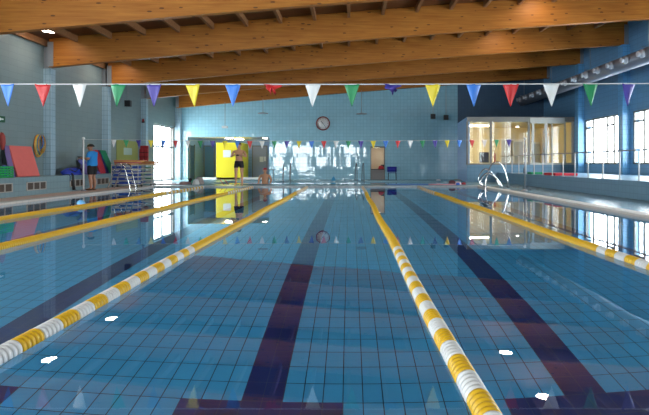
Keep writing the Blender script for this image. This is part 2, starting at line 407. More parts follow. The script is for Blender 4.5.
for r in ((SX0-.15, SX0, SY0-.15, SY1+.15), (SX1, SX1+.15, SY0-.15, SY1+.15), (SX0, SX1, SY0-.15, SY0), (SX0, SX1, SY1, SY1+.15)): b.box(*r, SD, -.1)
struct(b.build('pool_basin', M['pool']))
m_ = MB().add([(SX0, SY0, -.01), (SX1, SY0, -.01), (SX1, SY1, -.01), (SX0, SY1, -.01)], [(0, 1, 2, 3)])
tag(m_.build('pool_water', M['water']), 'pale blue water of the small learner pool under the end wall', 'water', kind='stuff')
# left bench with ventilation grilles
bench = struct(MB().box(XL, BF, YN, 25.7, DZ, BZ).build('tiled_bench', M['bench'], bevel=.01))
gr_m = plain('brown vent louvre', (.10, .075, .06), .6)
gf_m = plain('pale vent frame', (.45, .42, .38), .5)
vlab = ['brown bench grille at the left picture edge below the green crate', 'brown bench grille below the leaning pink mat', 'brown bench grille beside the hanging black strap', 'brown bench grille behind the legs of the man in blue']
for i, y in enumerate([13.9, 15.55, 17.95, 19.85]):
    g = empty('vent_grille', (BF, y+.5, .20), vlab[i], 'vent', 'ventilation grilles in the bench front')
    f = MB()
    for k in range(4): f.box(0, .025, -.5+k*.32, -.46+k*.32, 0, .25)
    f.box(0, .025, -.5, .5, 0, .025); f.box(0, .025, -.5, .5, .225, .25); f.build('frame', gf_m, g)
    s_ = MB()
    for k in range(9): s_.box(.002, .018, -.47, .47, .02+k*.024, .034+k*.024)
    s_.box(0.0005, .006, -.48, .48, .02, .23); s_.build('louvres', gr_m, g)
# right gallery
struct(MB().box(GX, XR, YN, 27.2, DZ, GZ).build('gallery_step', M['gallery'], bevel=.01))
rail = empty('gallery_railing', (GX+.06, 12, GZ), 'long steel railing with pale posts along the right gallery edge', 'railing')
rp = plain('pale painted steel', (.62, .60, .58), .35)
m_ = MB().tube([(0, -3, .82), (0, 15.0, .82)], .022); m_.build('handrail', M['steel'], rail)
for k in range(18):
    m_ = MB().tube([(0, -2.95+k, 0), (0, -2.95+k, .81)], .020, 8).lathe([(.045, 0), (.045, .015)], 12, Matrix.Translation((0, -2.95+k, 0)))
    m_.build('post', rp, rail)

# ------------------------------------------------------------------ recess at the far left
RY = 35.0
m_ = MB(); m_.box(REC[0]-.2, REC[0], YF+.25, RY, -.1, 2.8); m_.box(REC[1], REC[1]+.2, YF+.25, RY, -.1, 2.8); m_.box(REC[0]-.2, REC[1]+.2, RY, RY+.2, -.1, 2.8)
struct(m_.build('wall_recess', M['recess']))
struct(MB().box(REC[0], REC[1], YF+.25, RY, 2.58, 2.8).build('ceiling', M['whitepaint']))
struct(MB().box(REC[0]-.2, REC[1]+.2, YF+.25, RY+.2, -.1, DZ).build('floor', M['deck_far']))
bluedoor = plain('blue door paint', (.10, .24, .42), .4)
dn = 1
def flat_door(x0, x1, y, z1, mat, lab):
    global dn
    o = struct(MB().box(x0, x1, y-.05, y, DZ, z1).build(f'door_{dn}', mat, bevel=.005)); dn += 1
    MB().box(x0-.06, x0, y-.07, y, DZ, z1+.06).box(x1, x1+.06, y-.07, y, DZ, z1+.06).box(x0, x1, y-.07, y, z1, z1+.06).build('door_frame', M['frame'], o)
    MB().tube([(x1-.12, y-.06, 1.0), (x1-.12, y-.10, 1.0), (x1-.24, y-.10, 1.0)], .012, 8).build('door_handle', M['chrome'], o)
flat_door(-9.58, -8.98, 34.98, 2.12, bluedoor, '')
flat_door(-6.4, -5.5, 34.98, 2.12, plain('lilac grey door paint', (.30, .33, .42), .4), '')
o = struct(MB().box(REC[0], REC[0]+.04, 31.85, 32.75, DZ, 2.1).build(f'door_{dn}', plain('dark blue door paint', (.03, .08, .16), .4), bevel=.005)); dn += 1
MB().box(REC[0], REC[0]+.06, 31.79, 31.85, DZ, 2.16).box(REC[0], REC[0]+.06, 32.75, 32.81, DZ, 2.16).build('door_frame', M['frame'], o)
tag(MB().box(-5.95, -5.7, 34.90, 34.928, 1.1, 1.45).box(-5.66, -5.55, 34.90, 34.928, 1.15, 1.45).build('lit_door_window', M['whitepaint']), 'white panels for lit windows in the lilac door above the bather in the red cap', 'window pane')  # white paint stands in for the light in the door's small windows
yl = plain('yellow panel', (.85, .70, .02), .45)
cab = empty('yellow_partition', (-7.2, 32.7, DZ), 'tall bright yellow partition box in the recess behind the standing man', 'partition')
MB().box(-.78, .67, -1.1, 1.3, 0, 2.2).build('body', yl, cab, bevel=.01)
MB().box(-.36, .10, -1.112, -1.102, 1.32, 1.75).build('notice', M['whitepaint'], cab)
lamp_lab = ['white ceiling light at the left in the recess above the yellow partition', 'white ceiling light in the middle of the recess above the standing man', 'small white ceiling light at the right end of the recess']
for i, (x, y, l) in enumerate([(-7.35, 32.3, .5), (-7.0, 33.6, .55), (-5.15, 32.2, .3)]):
    o = empty('ceiling_light', (x, y, 2.58), lamp_lab[i], 'ceiling light', 'ceiling lights in the recess')
    MB().box(-l/2, l/2, -.15, .15, -.05, 0).build('housing', M['whitepaint'], o); MB().box(-l/2+.02, l/2-.02, -.13, .13, -.062, -.05).build('diffuser', M['tube'], o)
# white low step inside the recess
tag(MB().box(-9.0, -4.9, 31.6, 31.9, DZ, .17).build('low_step', M['whitepaint'], bevel=.01), 'low white step along the mouth of the recess', 'step')

# service door with half height shutter
m_ = MB(); m_.box(1.02, 1.22, YF+.25, YF+1.6, -.1, 2.3); m_.box(2.08, 2.28, YF+.25, YF+1.6, -.1, 2.3); m_.box(1.02, 2.28, YF+1.6, YF+1.8, -.1, 2.3); m_.box(1.22, 2.08, YF+.25, YF+1.6, 2.02, 2.3); m_.box(1.22, 2.08, YF+.25, YF+1.6, -.1, DZ)
ckit = plain('cream kiosk wall', (.78, .70, .58), .6)
struct(m_.build('wall_kiosk', ckit))
dk = MB().box(1.22, 1.26, YF-.03, YF+.25, DZ, 2.02).box(2.04, 2.08, YF-.03, YF+.25, DZ, 2.02).box(1.22, 2.08, YF-.03, YF+.25, 1.94, 2.02)
dko = struct(dk.build(f'door_{dn}', M['frame'])); dn += 1
hatch = empty('half_door', (1.65, YF+.1, DZ), 'grey half height door with dark ledge under the cream opening', 'half door')
MB().box(-.39, .39, -.03, .03, 0, .58).build('panel', plain('grey brown door', (.34, .31, .29), .5), hatch)
MB().box(-.40, .40, -.09, .09, .58, .62).build('ledge', M['black'], hatch)
rb = MB().lump((1.86, YF+.05, DZ+.62), (.16, .08, .2), 3); tag(rb.build('bag', fl('red cloth', (.6, .02, .03))), 'small red bag on the ledge of the grey half door', 'bag')
tag(MB().box(1.84, 2.03, YF+.14, YF+.22, DZ+.62, DZ+.88).build('box', M['black']), 'small black box behind the red bag on the door ledge', 'box')
fx = empty('ceiling_light', (1.65, YF+.9, 2.02), 'small ceiling light inside the cream kiosk doorway', 'ceiling light')
MB().box(-.2, .2, -.2, .2, -.05, 0).build('housing', M['whitepaint'], fx); MB().box(-.18, .18, -.18, .18, -.06, -.05).build('diffuser', emit('kiosk glow', (1, .9, .75), 6), fx)

# ------------------------------------------------------------------ glazed office
OY, OZ = 27.2, 3.39
struct(MB().prism([(6.0, OY-.012, DZ), (XR, OY-.012, DZ), (XR, OY+.15, DZ), (6.12, OY+.15, DZ)], (0, 0, .90)).build('wall_office', M['gallery']))
struct(MB().prism([(6.0, OY, DZ), (6.14, OY, DZ), (6.54, YF, DZ), (6.4, YF, DZ)], (0, 0, OZ-DZ)).build('wall_office', M['recess']))
struct(MB().prism([(6.0, OY-.02, OZ-.24), (XR, OY-.02, OZ-.24), (XR, YF, OZ-.24), (6.4, YF, OZ-.24)], (0, 0, .24)).build('ceiling', M['frame']))
inner = MB(); inner.box(6.56, XR-.005, YF-.04, YF-.001, .10, OZ-.24); inner.box(XR-.02, XR-.001, OY+.2, YF-.05, .10, OZ-.24)
inner.prism([(6.16, OY+.16, .1), (6.18, OY+.16, .1), (6.57, YF-.05, .1), (6.55, YF-.05, .1)], (0, 0, OZ-.34)); inner.box(6.6, XR-.02, OY+.2, YF-.05, OZ-.27, OZ-.245)
struct(inner.build('wall_office', M['cream']))
struct(MB().box(6.2, XR-.02, OY+.15, YF-.05, DZ, DZ+.04).build('floor', plain('office floor', (.4, .33, .25), .5)))
wf = plain('white window frame', (.5, .5, .46), .5)
def px(x, y=OY): return (x-350)*y/F
o = MB()
z0, z1 = .95, OZ-.24
for x in (467.5, 491, 529): o.box(px(x)-.05, px(x)+.05, OY-.01, OY+.09, z0, z1)
o.box(6.0, px(529), OY-.03, OY+.10, z0-.02, z0+.05)
ow = struct(o.build(f'window_{wn}', M['frame'])); wn += 1
MB().box(6.08, px(529)-.05, OY+.035, OY+.041, z0+.05, z1).build('pane', M['glass'], ow)
o = MB()
for x, wd in ((533, .10), (546, .12), (552, .05), (565, .06), (572.5, .10)): o.box(px(x)-wd/2, px(x)+wd/2, OY-.03, OY+.07, z0, z1)
o.box(px(529)+.05, XR-.02, OY-.05, OY+.10, z0-.02, z0+.08); o.box(px(529)+.05, XR-.5, OY-.05, OY+.08, z1-.1, z1+.2)
ow = struct(o.build(f'window_{wn}', wf)); wn += 1
MB().box(px(531), XR-.05, OY+.02, OY+.026, z0+.05, z1-.1).build('pane', M['glass'], ow)
# office contents
ol = empty('ceiling_light', (7.0, 28.9, OZ-.27), 'long bright tube light on the office ceiling', 'ceiling light')
MB().box(-.55, .55, -.14, .14, -.06, 0).build('housing', M['whitepaint'], ol); MB().box(-.53, .53, -.12, .12, -.09, -.06).build('diffuser', M['office_tube'], ol)
ol = empty('ceiling_light', (9.35, 29.6, OZ-.27), 'small spotlight on the office ceiling', 'ceiling light')
MB().lathe([(.10, 0), (.10, -.07)], 16).build('housing', M['whitepaint'], ol); MB().lathe([(.08, -.07), (.07, -.085)], 16).build('diffuser', M['tube'], ol)
tv = empty('wall_screen', (7.95, YF-.05, 1.05), 'dark framed screen on the cream office wall', 'screen')
MB().box(-.28, .28, -.05, 0, 0, .62).build('screen_frame', M['black'], tv); MB().box(-.25, .25, -.054, -.05, .03, .59).build('screen', plain('dark screen', (.05, .05, .06), .2), tv)
offwhite = plain('off white door', (.78, .74, .60), .5)
for i, (x, dx) in enumerate([(9.0, .55), (9.75, .6), (10.75, .5)]):
    cl = empty('office_locker', (x, 30.9, DZ+.04), ['left cream locker seen through the office window', 'middle cream locker seen through the office window', 'right cream locker behind the white office frames'][i], 'locker', 'tall cream lockers in the office')
    MB().box(-dx/2, dx/2, -.25, .25, 0, 2.35-.1*i).build('body', offwhite, cl, bevel=.01)
    ld = MB().box(-dx/2+.03, dx/2-.03, -.262, -.25, .05, 2.25-.1*i).build('door', wf, cl); MB().box(dx/2-.1, dx/2-.08, -.28, -.262, 1.1, 1.25).build('handle', M['steel'], ld)
tag(MB().box(8.55, 8.62, YF-.1, YF-.06, 1.05, 1.6).build('fire_extinguisher_sign', fl('dull red', (.5, .06, .04))), 'narrow red panel on the office back wall beside the screen', 'sign')

# ------------------------------------------------------------------ air duct on the right
DX, DZc, DR = 10.15, 4.68, .275
duct = empty('air_duct', (DX, 12, DZc), 'large grey round air duct along the top of the right wall', 'air duct')
MB().tube([(0, 0, 0), (0, 19.2, 0)], DR, 28).build('duct_pipe', M['duct'], duct)
MB().lathe([(DR+.02, -.02), (DR+.02, .02)], 28, Matrix.Translation((0, 19.2, 0)) @ Matrix.Rotation(PI/2, 4, 'X')).build('end_cap', M['duct'], duct)
nz = None
for k in range(13):
    y = 5.8+k*1.07
    q = MB().lathe([(.13, 0), (.12, .05), (.15, .07), (.15, .11), (.06, .13), (.06, .18), (.10, .20), (.10, .25), (.04, .26)], 18)
    if nz is None: nz = q.mesh('nozzle'); nz.materials.append(M['nozzle'])
    n_ = bpy.data.objects.new('nozzle', nz); COL.objects.link(n_); n_.parent = duct; n_.location = (-DR*.93, y, .02); n_.rotation_euler = (0, -PI/2-.1, 0)
for y in (6, 10.4, 14.7, 18.9):
    MB().tube([(0, y, DR), (0, y, zb(DX)+.7-DZc)], .012, 6).box(-.26, .26, y-.02, y+.02, DR-.01, DR+.01).build('hanger', M['steel'], duct)

# ------------------------------------------------------------------ ceiling lamps
LH = 5.32
lm = [(-9.4, 16.6, 'glowing ceiling lamp under the roof at the upper left of the hall'), (-9.42, 21.0, 'left ceiling lamp farther back, seen only as a mirror image in the water'),
      (6.17, 16.9, 'nearer right ceiling lamp, hidden by a beam and mirrored in the water'), (6.15, 20.9, 'farther right ceiling lamp, hidden by a beam and mirrored in the water')]
for x, y, lb in lm:
    z = zb(x)+BD-.005
    o = empty('ceiling_lamp', (x, y, z), lb, 'ceiling lamp', 'glowing hall lamps')
    MB().lathe([(.18, .0), (.255, -.01), (.26, -.03), (.255, -.045)], 24).build('shade', M['steel'], o)
    MB().lathe([(.245, -.043), (.24, -.055), (.08, -.06)], 24).build('bulb_glass', M['lamp'], o)

# ------------------------------------------------------------------ lane ropes
def float_mesh(L_, mat, ribs, name):
    prof = []
    for k in range(ribs):
        a = L_*k/ribs; d = L_/ribs
        prof += [(.024, a), (.045, a+.12*d), (.055, a+.28*d), (.055, a+.72*d), (.045, a+.88*d)]
    prof.append((.024, L_*.995))
    me = MB().lathe([(.012, 0)] + prof + [(.012, L_)], 22, Matrix.Rotation(-PI/2, 4, 'X')).mesh(name); me.materials.append(mat); return me
fm_w = float_mesh(.2, M['whitefloat'], 5, 'float_block'); fm_y = float_mesh(.2, M['yellowfloat'], 5, 'float_block'); fm_yl = float_mesh(.4, M['yellowfloat'], 10, 'float_block')
RX = [(-6.15, 'leftmost yellow lane rope, passing the blue capped swimmer'), (-4.1, 'second lane rope from the left, mostly plain yellow'), (-1.8, 'yellow and white lane rope running out of the lower left corner'),
      (.535, 'yellow and white lane rope running to the bottom right of centre'), (2.84, 'rightmost yellow lane rope, striped white towards the right edge')]
for x, lb in RX:
    o = empty('lane_rope', (x, PY0, .012), lb, 'lane rope', 'floating lane ropes of the pool')
    MB().tube([(0, 0, 0), (0, PY1-PY0, 0)], .006, 6).build('cable', M['steel'], o)
    y = .12; k = 0
    while y + PY0 < PY1-.3:
        Y = y+PY0
        if Y < 6.0 or Y > 17.6: me = fm_w if k % 2 else fm_y; st = .2
        else: me = fm_yl; st = .4
        f = bpy.data.objects.new('float_block', me); COL.objects.link(f); f.parent = o; f.location = (.012*math.sin(Y*1.1+x), y, .003*math.sin(Y*2+x))
        if me is fm_w: f['label'] = 'white float block'
        elif st == .2: f['label'] = 'yellow float block'
        y += st; k += 1

# ------------------------------------------------------------------ pennant lines
ORDER = ['white', 'green', 'purple', 'yellow', 'blue', 'red']
def pennant(parent, x, col, sc=1, fold=0, seed=0, yaw=0):
    rnd = random.Random(seed); W, H = .19*sc, .27*sc
    vs = []; fs = []; n = 8
    for j in range(n+1):
        t = j/n
        for i in range(5):
            u = i/4-.5; wv = W*(1-t*.97)
            xx = u*wv + .01*t*math.sin(seed); zz = -H*t
            yy = .012*math.sin(u*7+seed+2*t) * (1-t*.5) - .02*t*math.sin(seed*1.7)
            if fold: # twisted up round its rope
                zz = -H*.35*t*(1 + .5*math.sin(u*9+seed)) ; yy += .05*math.sin(t*5+u*3); xx = u*W*(1-.75*t*t)+.02*math.sin(9*t)
            vs.append((xx, yy, zz))
    for j in range(n):
        for i in range(4): fs.append((j*5+i, j*5+i+1, (j+1)*5+i+1, (j+1)*5+i))
    m_ = MB().add(vs, fs, True); o = m_.build('pennant', M['pen_'+col], parent, (x[0], x[1], x[2]))
    s_ = o.modifiers.new('thickness', 'SOLIDIFY'); s_.thickness = .002
    o.rotation_euler = (0, 0, yaw); o['label'] = col + ' pennant'
def bunting(name, y, pts_px, x0, x1, zl, zr, sag, lab, fold_ids, rr):
    L_ = x1-x0
    def P(x): t = (x-x0)/L_; return (x, 0, zl+(zr-zl)*t - 4*sag*t*(1-t))
    o = empty(name, (0, y, 0), lab, 'pennant line')
    MB().tube([P(x0+L_*i/60) for i in range(61)], rr, 6).build('cord', M['rope'], o)
    for i, (xp, ci) in enumerate(pts_px):
        p = P((xp-350)*y/F); pennant(o, p, ORDER[ci % 6], fold=(i in fold_ids), seed=i*1.3+y, yaw=random.uniform(-.25, .25))
near = [8, 43, 79, 118, 154, 193, 233, 272, 313, 352, 392, 433, 474, 511, 551, 590, 629]
near = [(x, i+4) for i, x in enumerate(near)]
near = [(-31, 3)] + near + [(668, 3)]
bunting('pennant_line', 6.39, near, XL+.05, XR-.1, 1.96+.03, 1.96+.06, .05, 'nearer pennant line stretched across the top of the picture', (8, 11), .008)
FP = [(101.5+12.35*i, i+5) for i in range(1, 34)]
bunting('pennant_line', 18.4, FP, -9.25, 6.07, 1.84, 1.84, .06, 'farther pennant line hung low in front of the end wall', (), .006)
for x, ht, lb in ((-9.25, 1.82, 'white pole on the left deck beside the man in blue holding the pennant line'), (6.07, 1.82, 'thin pole on the right deck holding the pennant line')):
    o = empty('pennant_pole', (x, 18.4, DZ), lb, 'pole')
    MB().tube([(0, 0, 0), (0, 0, ht)], .025 if x < 0 else .02, 12).build('pole', M['whitepaint'] if x < 0 else M['steel'], o)
    MB().lathe([(.09, 0), (.09, .02), (.05, .05)], 16).build('base', M['steel'], o)
    MB().ball((0, 0, ht), (.05, .05, .05)).build('cap', M['whitepaint'], o)
# anchor poles for the nearer line
# (the line is tied to the side walls)

# ------------------------------------------------------------------ pool ladders
M['dullsteel'] = plain('dull dark steel', (.12, .13, .14), .5, .3)
def ladder(loc, paths, lab, name='pool_ladder', mat='chrome', r=.026):
    o = empty(name, loc, lab, 'pool ladder')
    for p in paths:
        # smooth the path (Catmull-Rom)
        q = [Vector(a) for a in p]; out = []
        for i in range(len(q)-1):
            a, b_, c_, d = q[max(i-1, 0)], q[i], q[i+1], q[min(i+2, len(q)-1)]
            for k in range(5):
                t = k/5; out.append(.5*((2*b_)+(-a+c_)*t+(2*a-5*b_+4*c_-d)*t*t+(-a+3*b_-3*c_+d)*t**3))
        out.append(q[-1]); MB().tube(out, r, 10).build('handrail', M[mat], o)
    return o
ra = [(6.2-5.4, 0, 0), (5.98-5.4, 0, .75), (.42, 0, .97), (.30, 0, 1.01), (.12, 0, .92), (-.02, 0, .6), (-.12, 0, .2), (-.12, 0, -.6)]
rb_ = [(.6, .6, 0), (.35, .6, .5), (.08, .6, .72), (-.1, .6, .66), (-.25, .6, .38), (-.2, .6, .12), (0, .6, .04)]
lad = ladder((5.4, 20.6, DZ), [ra, rb_, [(a[0], .25, a[2]*.78) for a in rb_]], 'curved chrome ladder rails on the right pool edge')
for k in range(3): MB().box(-.2, -.08, 0, .5, -.35-k*.3, -.31-k*.3).build('step', M['steel'], lad)
la = [(-.85, 0, 0), (-.62, 0, .6), (-.52, 0, .88), (-.42, 0, .93), (-.28, 0, .9), (-.2, 0, .8), (-.02, 0, .1), (.1, 0, -.5)]
lad = ladder((PX0, 20.0, DZ), [la, [(a[0], .55, a[2]) for a in la]], 'angular pale ladder rails on the left pool edge before the float rack')
for k in range(3): MB().box(.05, .17, 0, .55, -.35-k*.3, -.31-k*.3).build('step', M['steel'], lad)
for x, lb in ((-3.75, 'slim dark handrail pair of the learner pool near the sitting bather'), (.28, 'slim grey handrail pair of the learner pool left of the cream doorway')):
    pr_ = [(0, 0, 0), (.02, 0, .6), (.05, 0, .85), (.08, -.15, .95), (.1, -.35, .8), (.12, -.4, -.5)]
    ladder((x, 29.5, DZ), [pr_, [(a[0]+.38, a[1], a[2]) for a in pr_]], lb, mat='dullsteel', r=.02)
bar = empty('low_barrier', (-4.55, 29.4, DZ), 'low dark tubular barrier behind the bather in the red cap', 'barrier')
MB().tube([(-.3, 0, 0), (-.3, 0, .62), (.3, 0, .62), (.3, 0, 0)], .02, 8).build('rail', M['steel'], bar)

# ------------------------------------------------------------------ clock and wall fittings
ck = empty('wall_clock', ((323-350)*YF/F, YF-.01, 1+40*YF/F), 'round white wall clock with dark red rim on the end wall', 'clock')
RT = Matrix.Rotation(PI/2, 4, 'X')
MB().lathe([(.42, 0), (.42, .06), (.40, .08), (.35, .07), (.35, 0)], 40, RT).build('rim', fl('dark red plastic', (.22, .03, .03), .3), ck)
dial = MB().lathe([(.35, .0), (.35, .05)], 40, RT).build('dial', M['whitepaint'], ck)
h = MB()
for k in range(12):
    Rm = Matrix.Rotation(k*PI/6, 4, 'Y'); h.box(-.01, .01, -.056, -.051, .27, .32, Rm)
h.build('hour_marks', M['black'], dial)
MB().box(-.014, .014, -.062, -.057, -.03, .2, Matrix.Rotation(-.7, 4, 'Y')).build('hour_hand', M['black'], dial)
MB().box(-.009, .009, -.068, -.063, -.05, .29, Matrix.Rotation(2.5, 4, 'Y')).build('minute_hand', M['black'], dial)
def pendant(x, z, zt, y, kind, lab):
    o = empty('hanging_fixture', (x, y, z), lab, 'hanging fixture')
    MB().tube([(0, 0, 0), (0, 0, zt-z)], .016, 6).build('rod', M['steel'], o)
    if kind == 'disc': MB().lathe([(.05, .04), (.30, .0), (.30, -.04), (.1, -.06)], 20).build('head', M['steel'], o)
    elif kind == 'box': MB().box(-.13, .13, -.1, .1, -.28, .0).build('head', M['black'], o, bevel=.01)
    elif kind == 'white': MB().box(-.16, .16, -.1, .1, -.12, .0).build('head', M['whitepaint'], o, bevel=.02)
def P(x, y, D): return (x-350)*D/F, 1+(163.5-y)*D/F
for x, y, D, kd, lb in ((225, 126, 30.2, 'white', 'white box light hanging on a rod above the yellow partition'), (263, 113, 30.2, 'disc', 'flat disc fitting hanging on a short rod left of the clock'),
                        (361.5, 113.5, 30.2, 'disc', 'flat disc fitting hanging on a rod right of the clock'), (433, 114, 30.2, 'box', 'small black loudspeaker hanging before the end wall'),
                        (446, 115, 31.0, 'box', 'dim dark box hanging left of the glazed office'), (128, 100.5, 24.3, 'box', 'black loudspeaker hanging on a rod near the left wall')):
    X, Z = P(x, y, D); pendant(X, Z, zb(X)+(.75 if D != 30.2 else .0)+.02, D, kd, lb)
X, Z = P(2, 117, 15.6)
sg = empty('exit_sign', (XL+.02, 15.55, Z-.06), 'small dark green exit sign with pale arrow high on the left wall', 'sign')
MB().box(-.02, 0.02, -.22, .22, -.09, .09).build('plate', fl('sign green', (.01, .09, .04)), sg)
MB().prism([(.022, .02, .05), (.022, .02, -.05), (.022, -.08, 0)], (.002, 0, 0)).box(.022, .024, .02, .14, -.02, .02).build('arrow', M['whitepaint'], sg)

# ------------------------------------------------------------------ left wall gear
def mat_lean(name, y0, y1, shift, mat, lab, cat, group, xb=-9.68, xt=-10.22, zt=1.52, th=.05, wpx=None):
    o = MB(); d = Vector((xt-xb, shift, zt-BZ)); n = Vector((d.z, 0, -d.x)).normalized()*th
    o.prism([(xb, y0, BZ), (xb, y1, BZ), (xt, y1+shift, zt), (xt, y0+shift, zt)], tuple(-n)).build
    b_ = o.build(name, mat, bevel=.01); 
    # keep the lower edge on the bench top
    b_.location.z = max(0, n.z)+.001
    return tag(b_, lab, cat, group)
fl('pink foam', (.80, .17, .15), .7, noise=.06, nscale=6); fl('lilac foam', (.20, .14, .34), .7); fl('red foam', (.5, .03, .06), .7); fl('navy foam', (.02, .03, .15), .7); fl('green foam', (.01, .22, .11), .7); fl('violet foam', (.12, .14, .45), .7)
mat_lean('foam_mat', 15.45, 16.55, .45, M['pink foam'], 'large pink foam mat leaning on the left wall', 'foam mat', 'foam mats leaning on the left wall')
mat_lean('foam_mat', 15.25, 16.3, .45, M['lilac foam'], 'lilac foam mat just behind the large pink mat', 'foam mat', 'foam mats leaning on the left wall', xb=-9.76, xt=-10.235, th=.04)
mat_lean('foam_mat', 20.55, 21.05, .30, M['red foam'], 'narrow red foam mat leaning behind the man in blue', 'foam mat', 'foam mats leaning on the left wall', xt=-10.1)
mat_lean('foam_mat', 20.95, 21.35, .25, M['navy foam'], 'dark navy foam mat between the red and green mats', 'foam mat', 'foam mats leaning on the left wall', xt=-10.1)
mat_lean('foam_mat', 21.3, 21.72, .07, M['green foam'], 'narrow green foam mat leaning beside the float rack', 'foam mat', 'foam mats leaning on the left wall', xb=-9.62, xt=-10.05)
mat_lean('foam_mat', 19.7, 20.2, .2, M['violet foam'], 'low violet foam mat behind the back of the man in blue', 'foam mat', 'foam mats leaning on the left wall', zt=1.12)
mat_lean('foam_mat', 20.2, 20.6, .15, M['violet foam'], 'low violet foam mat under the red mat', 'foam mat', 'foam mats leaning on the left wall', zt=1.0)
# hoops
hl = ['large orange hoop hanging on the left wall beside the pilaster', 'large yellow hoop hanging on the left wall beside the pilaster', 'small blue hoop inside the larger wall hoops', 'small ochre hoop hanging in front of the wall hoops']
peg = empty('wall_peg', (XL, 17.45, 1.92), 'grey wall peg holding the coloured hoops', 'peg'); MB().tube([(0, 0, 0), (.16, 0, .01)], .02, 8).build('rod', M['steel'], peg); MB().ball((.16, 0, .01), .035).build('knob', M['steel'], peg)
for i, (c_, R, x) in enumerate([((.75, .30, .03), .36, .04), ((.65, .45, .06), .34, .07), ((.05, .16, .5), .22, .10), ((.55, .28, .05), .30, .13)]):
    R2 = R; o = MB().tube([(0, R*.62*math.sin(2*PI*k/40), R*math.cos(2*PI*k/40)) for k in range(40)], .018, 8, True).build('hoop', plain('hoop plastic', c_, .4))
    o.location = (XL+x, 17.45+.015*i, 1.92+.02-R); tag(o, hl[i], 'hoop', 'hoops hanging on the left wall')
# crate
cr = empty('plastic_crate', (-9.72, 14.62, BZ), 'bright green plastic crate on the bench at the left picture edge', 'crate')
gm = fl('green plastic', (.01, .35, .08), .4); m_ = MB(); Wc, Lc, Hc = .17, .42, .32
for k in range(5): m_.box(-Wc, Wc, -Lc, -Lc+.015, k*.068, k*.068+.048).box(-Wc, Wc, Lc-.015, Lc, k*.068, k*.068+.048).box(-Wc, -Wc+.015, -Lc, Lc, k*.068, k*.068+.048).box(Wc-.015, Wc, -Lc, Lc, k*.068, k*.068+.048)
for sx in (-Wc, Wc-.015):
    for k in range(7): m_.box(sx, sx+.016, -Lc+k*.137, -Lc+k*.137+.02, 0, Hc)
m_.build('basket', gm, cr); MB().box(-Wc, Wc, -Lc, Lc, 0, .012).build('bottom', gm, cr)
for i, (dy, c_, nm) in enumerate([(-.27, (.16, .06, .40), 'purple'), (.0, (.03, .03, .12), 'navy'), (.26, (.08, .10, .42), 'blue')]):
    o = MB().lump((-9.72, 14.62+dy, BZ+.015), (.12, .10, .34), 10+i, amp=.08).build('swim_float', fl(nm+' foam float', c_)); tag(o, nm+' foam float sticking out of the green crate', 'float', 'foam floats in the green crate')
# red hanging item
o = empty('rescue_tube', (XL+.08, 15.55, 1.9), 'red rescue float hanging on the left wall above the green crate', 'rescue float')
MB().tube([(0, 0, 0), (.02, 0, -.1), (.03, .01, -.3), (.02, 0, -.5)], [.04, .075, .075, .04], 12).build('float_body', fl('dull red plastic', (.35, .05, .04)), o); MB().tube([(0, 0, .0), (-.04, .05, .04), (-.06, .02, -.3), (0, .05, -.9)], .008, 6).build('strap', M['black'], o)
# bags on the bench
bb = fl('blue nylon', (.02, .05, .42), .5, bump=.6, nscale=9)
o = empty('sports_bag', (-9.76, 18.6, BZ), 'crumpled blue sports bags with dark straps on the bench', 'bag')
MB().lump((0, 0, 0), (.24, .50, .25), 4, amp=.2).build('body', bb, o); MB().tube([(.1, -.35, .2), (.22, -.2, .12), (.2, .1, .22), (.05, .2, .26)], .018, 8).build('handle', M['black'], o)
MB().lump((-.05, .3, .12), (.16, .3, .16), 8, amp=.25).build('pocket', fl('dark blue nylon', (.01, .02, .12)), o)
o = MB(); pts = [(-9.52, 18.1, BZ+.06), (-9.47, 18.1, BZ+.04), (-9.45, 18.1, BZ-.03), (-9.455, 18.12, .3), (-9.44, 18.13, .1)]
o.tube(pts, [.02, .03, .03, .035, .055], 8); tag(o.build('hanging_strap', M['black']), 'black strap hanging from the blue bag down the bench front', 'strap')
tag(MB().tube([(-9.70, 17.95, BZ+.03), (-9.52, 17.95, BZ+.03), (-9.475, 17.95, BZ-.03), (-9.475, 17.95, .4)], .015, 8).build('hanging_strap', fl('grey blue webbing', (.05, .09, .15))), 'thin grey blue strap at the left end of the blue bag', 'strap')
o = empty('backpack', (-9.75, 19.5, BZ), 'lilac backpack on the bench in front of the man in blue', 'bag')
MB().lump((0, 0, 0), (.2, .22, .38), 21, amp=.1).build('body', fl('lilac nylon', (.16, .13, .34)), o); MB().tube([(.08, 0, .32), (.12, .03, .42), (.0, .06, .34)], .012, 6).build('handle', M['black'], o)
# notice board and life jacket
nb = empty('notice_board', (XL, 24.5, 1.1), 'yellowish green poster board with pale label on the left wall above the rack', 'poster')
MB().box(.0, .03, -1.15, 1.15, 0, .95).build('board', fl('yellow green board', (.36, .38, .10)), nb); MB().box(.03, .034, -.45, .45, .3, .62).build('label_sheet', fl('pale paper', (.45, .58, .5)), nb)
lj = empty('life_jacket', (-10.10, 26.03, 1.1), 'red life jacket hanging on the far left pilaster', 'life jacket')
rj = fl('red nylon', (.42, .02, .03), .6)
MB().box(-.22, -.02, -.12, .0, 0, .62).box(.02, .22, -.12, .0, 0, .62).build('front_panels', rj, lj, bevel=.04); MB().box(-.2, .2, -.02, .06, .1, .78).build('back_panel', rj, lj, bevel=.03)
MB().box(-.23, .23, -.126, -.121, .2, .24).box(-.23, .23, -.126, -.121, .42, .46).build('belt', fl('dark red webbing', (.12, .01, .01)), lj)
al = empty('alarm_bell', (-10.17, 26.08, 3.0), 'small dark red alarm light high on the far left pilaster', 'alarm'); MB().box(-.06, .06, -.05, .02, 0, .08).build('base', M['black'], al); MB().ball((0, -.02, .12), (.06, .05, .09)).build('dome', fl('alarm red', (.25, .02, .03), .3), al)

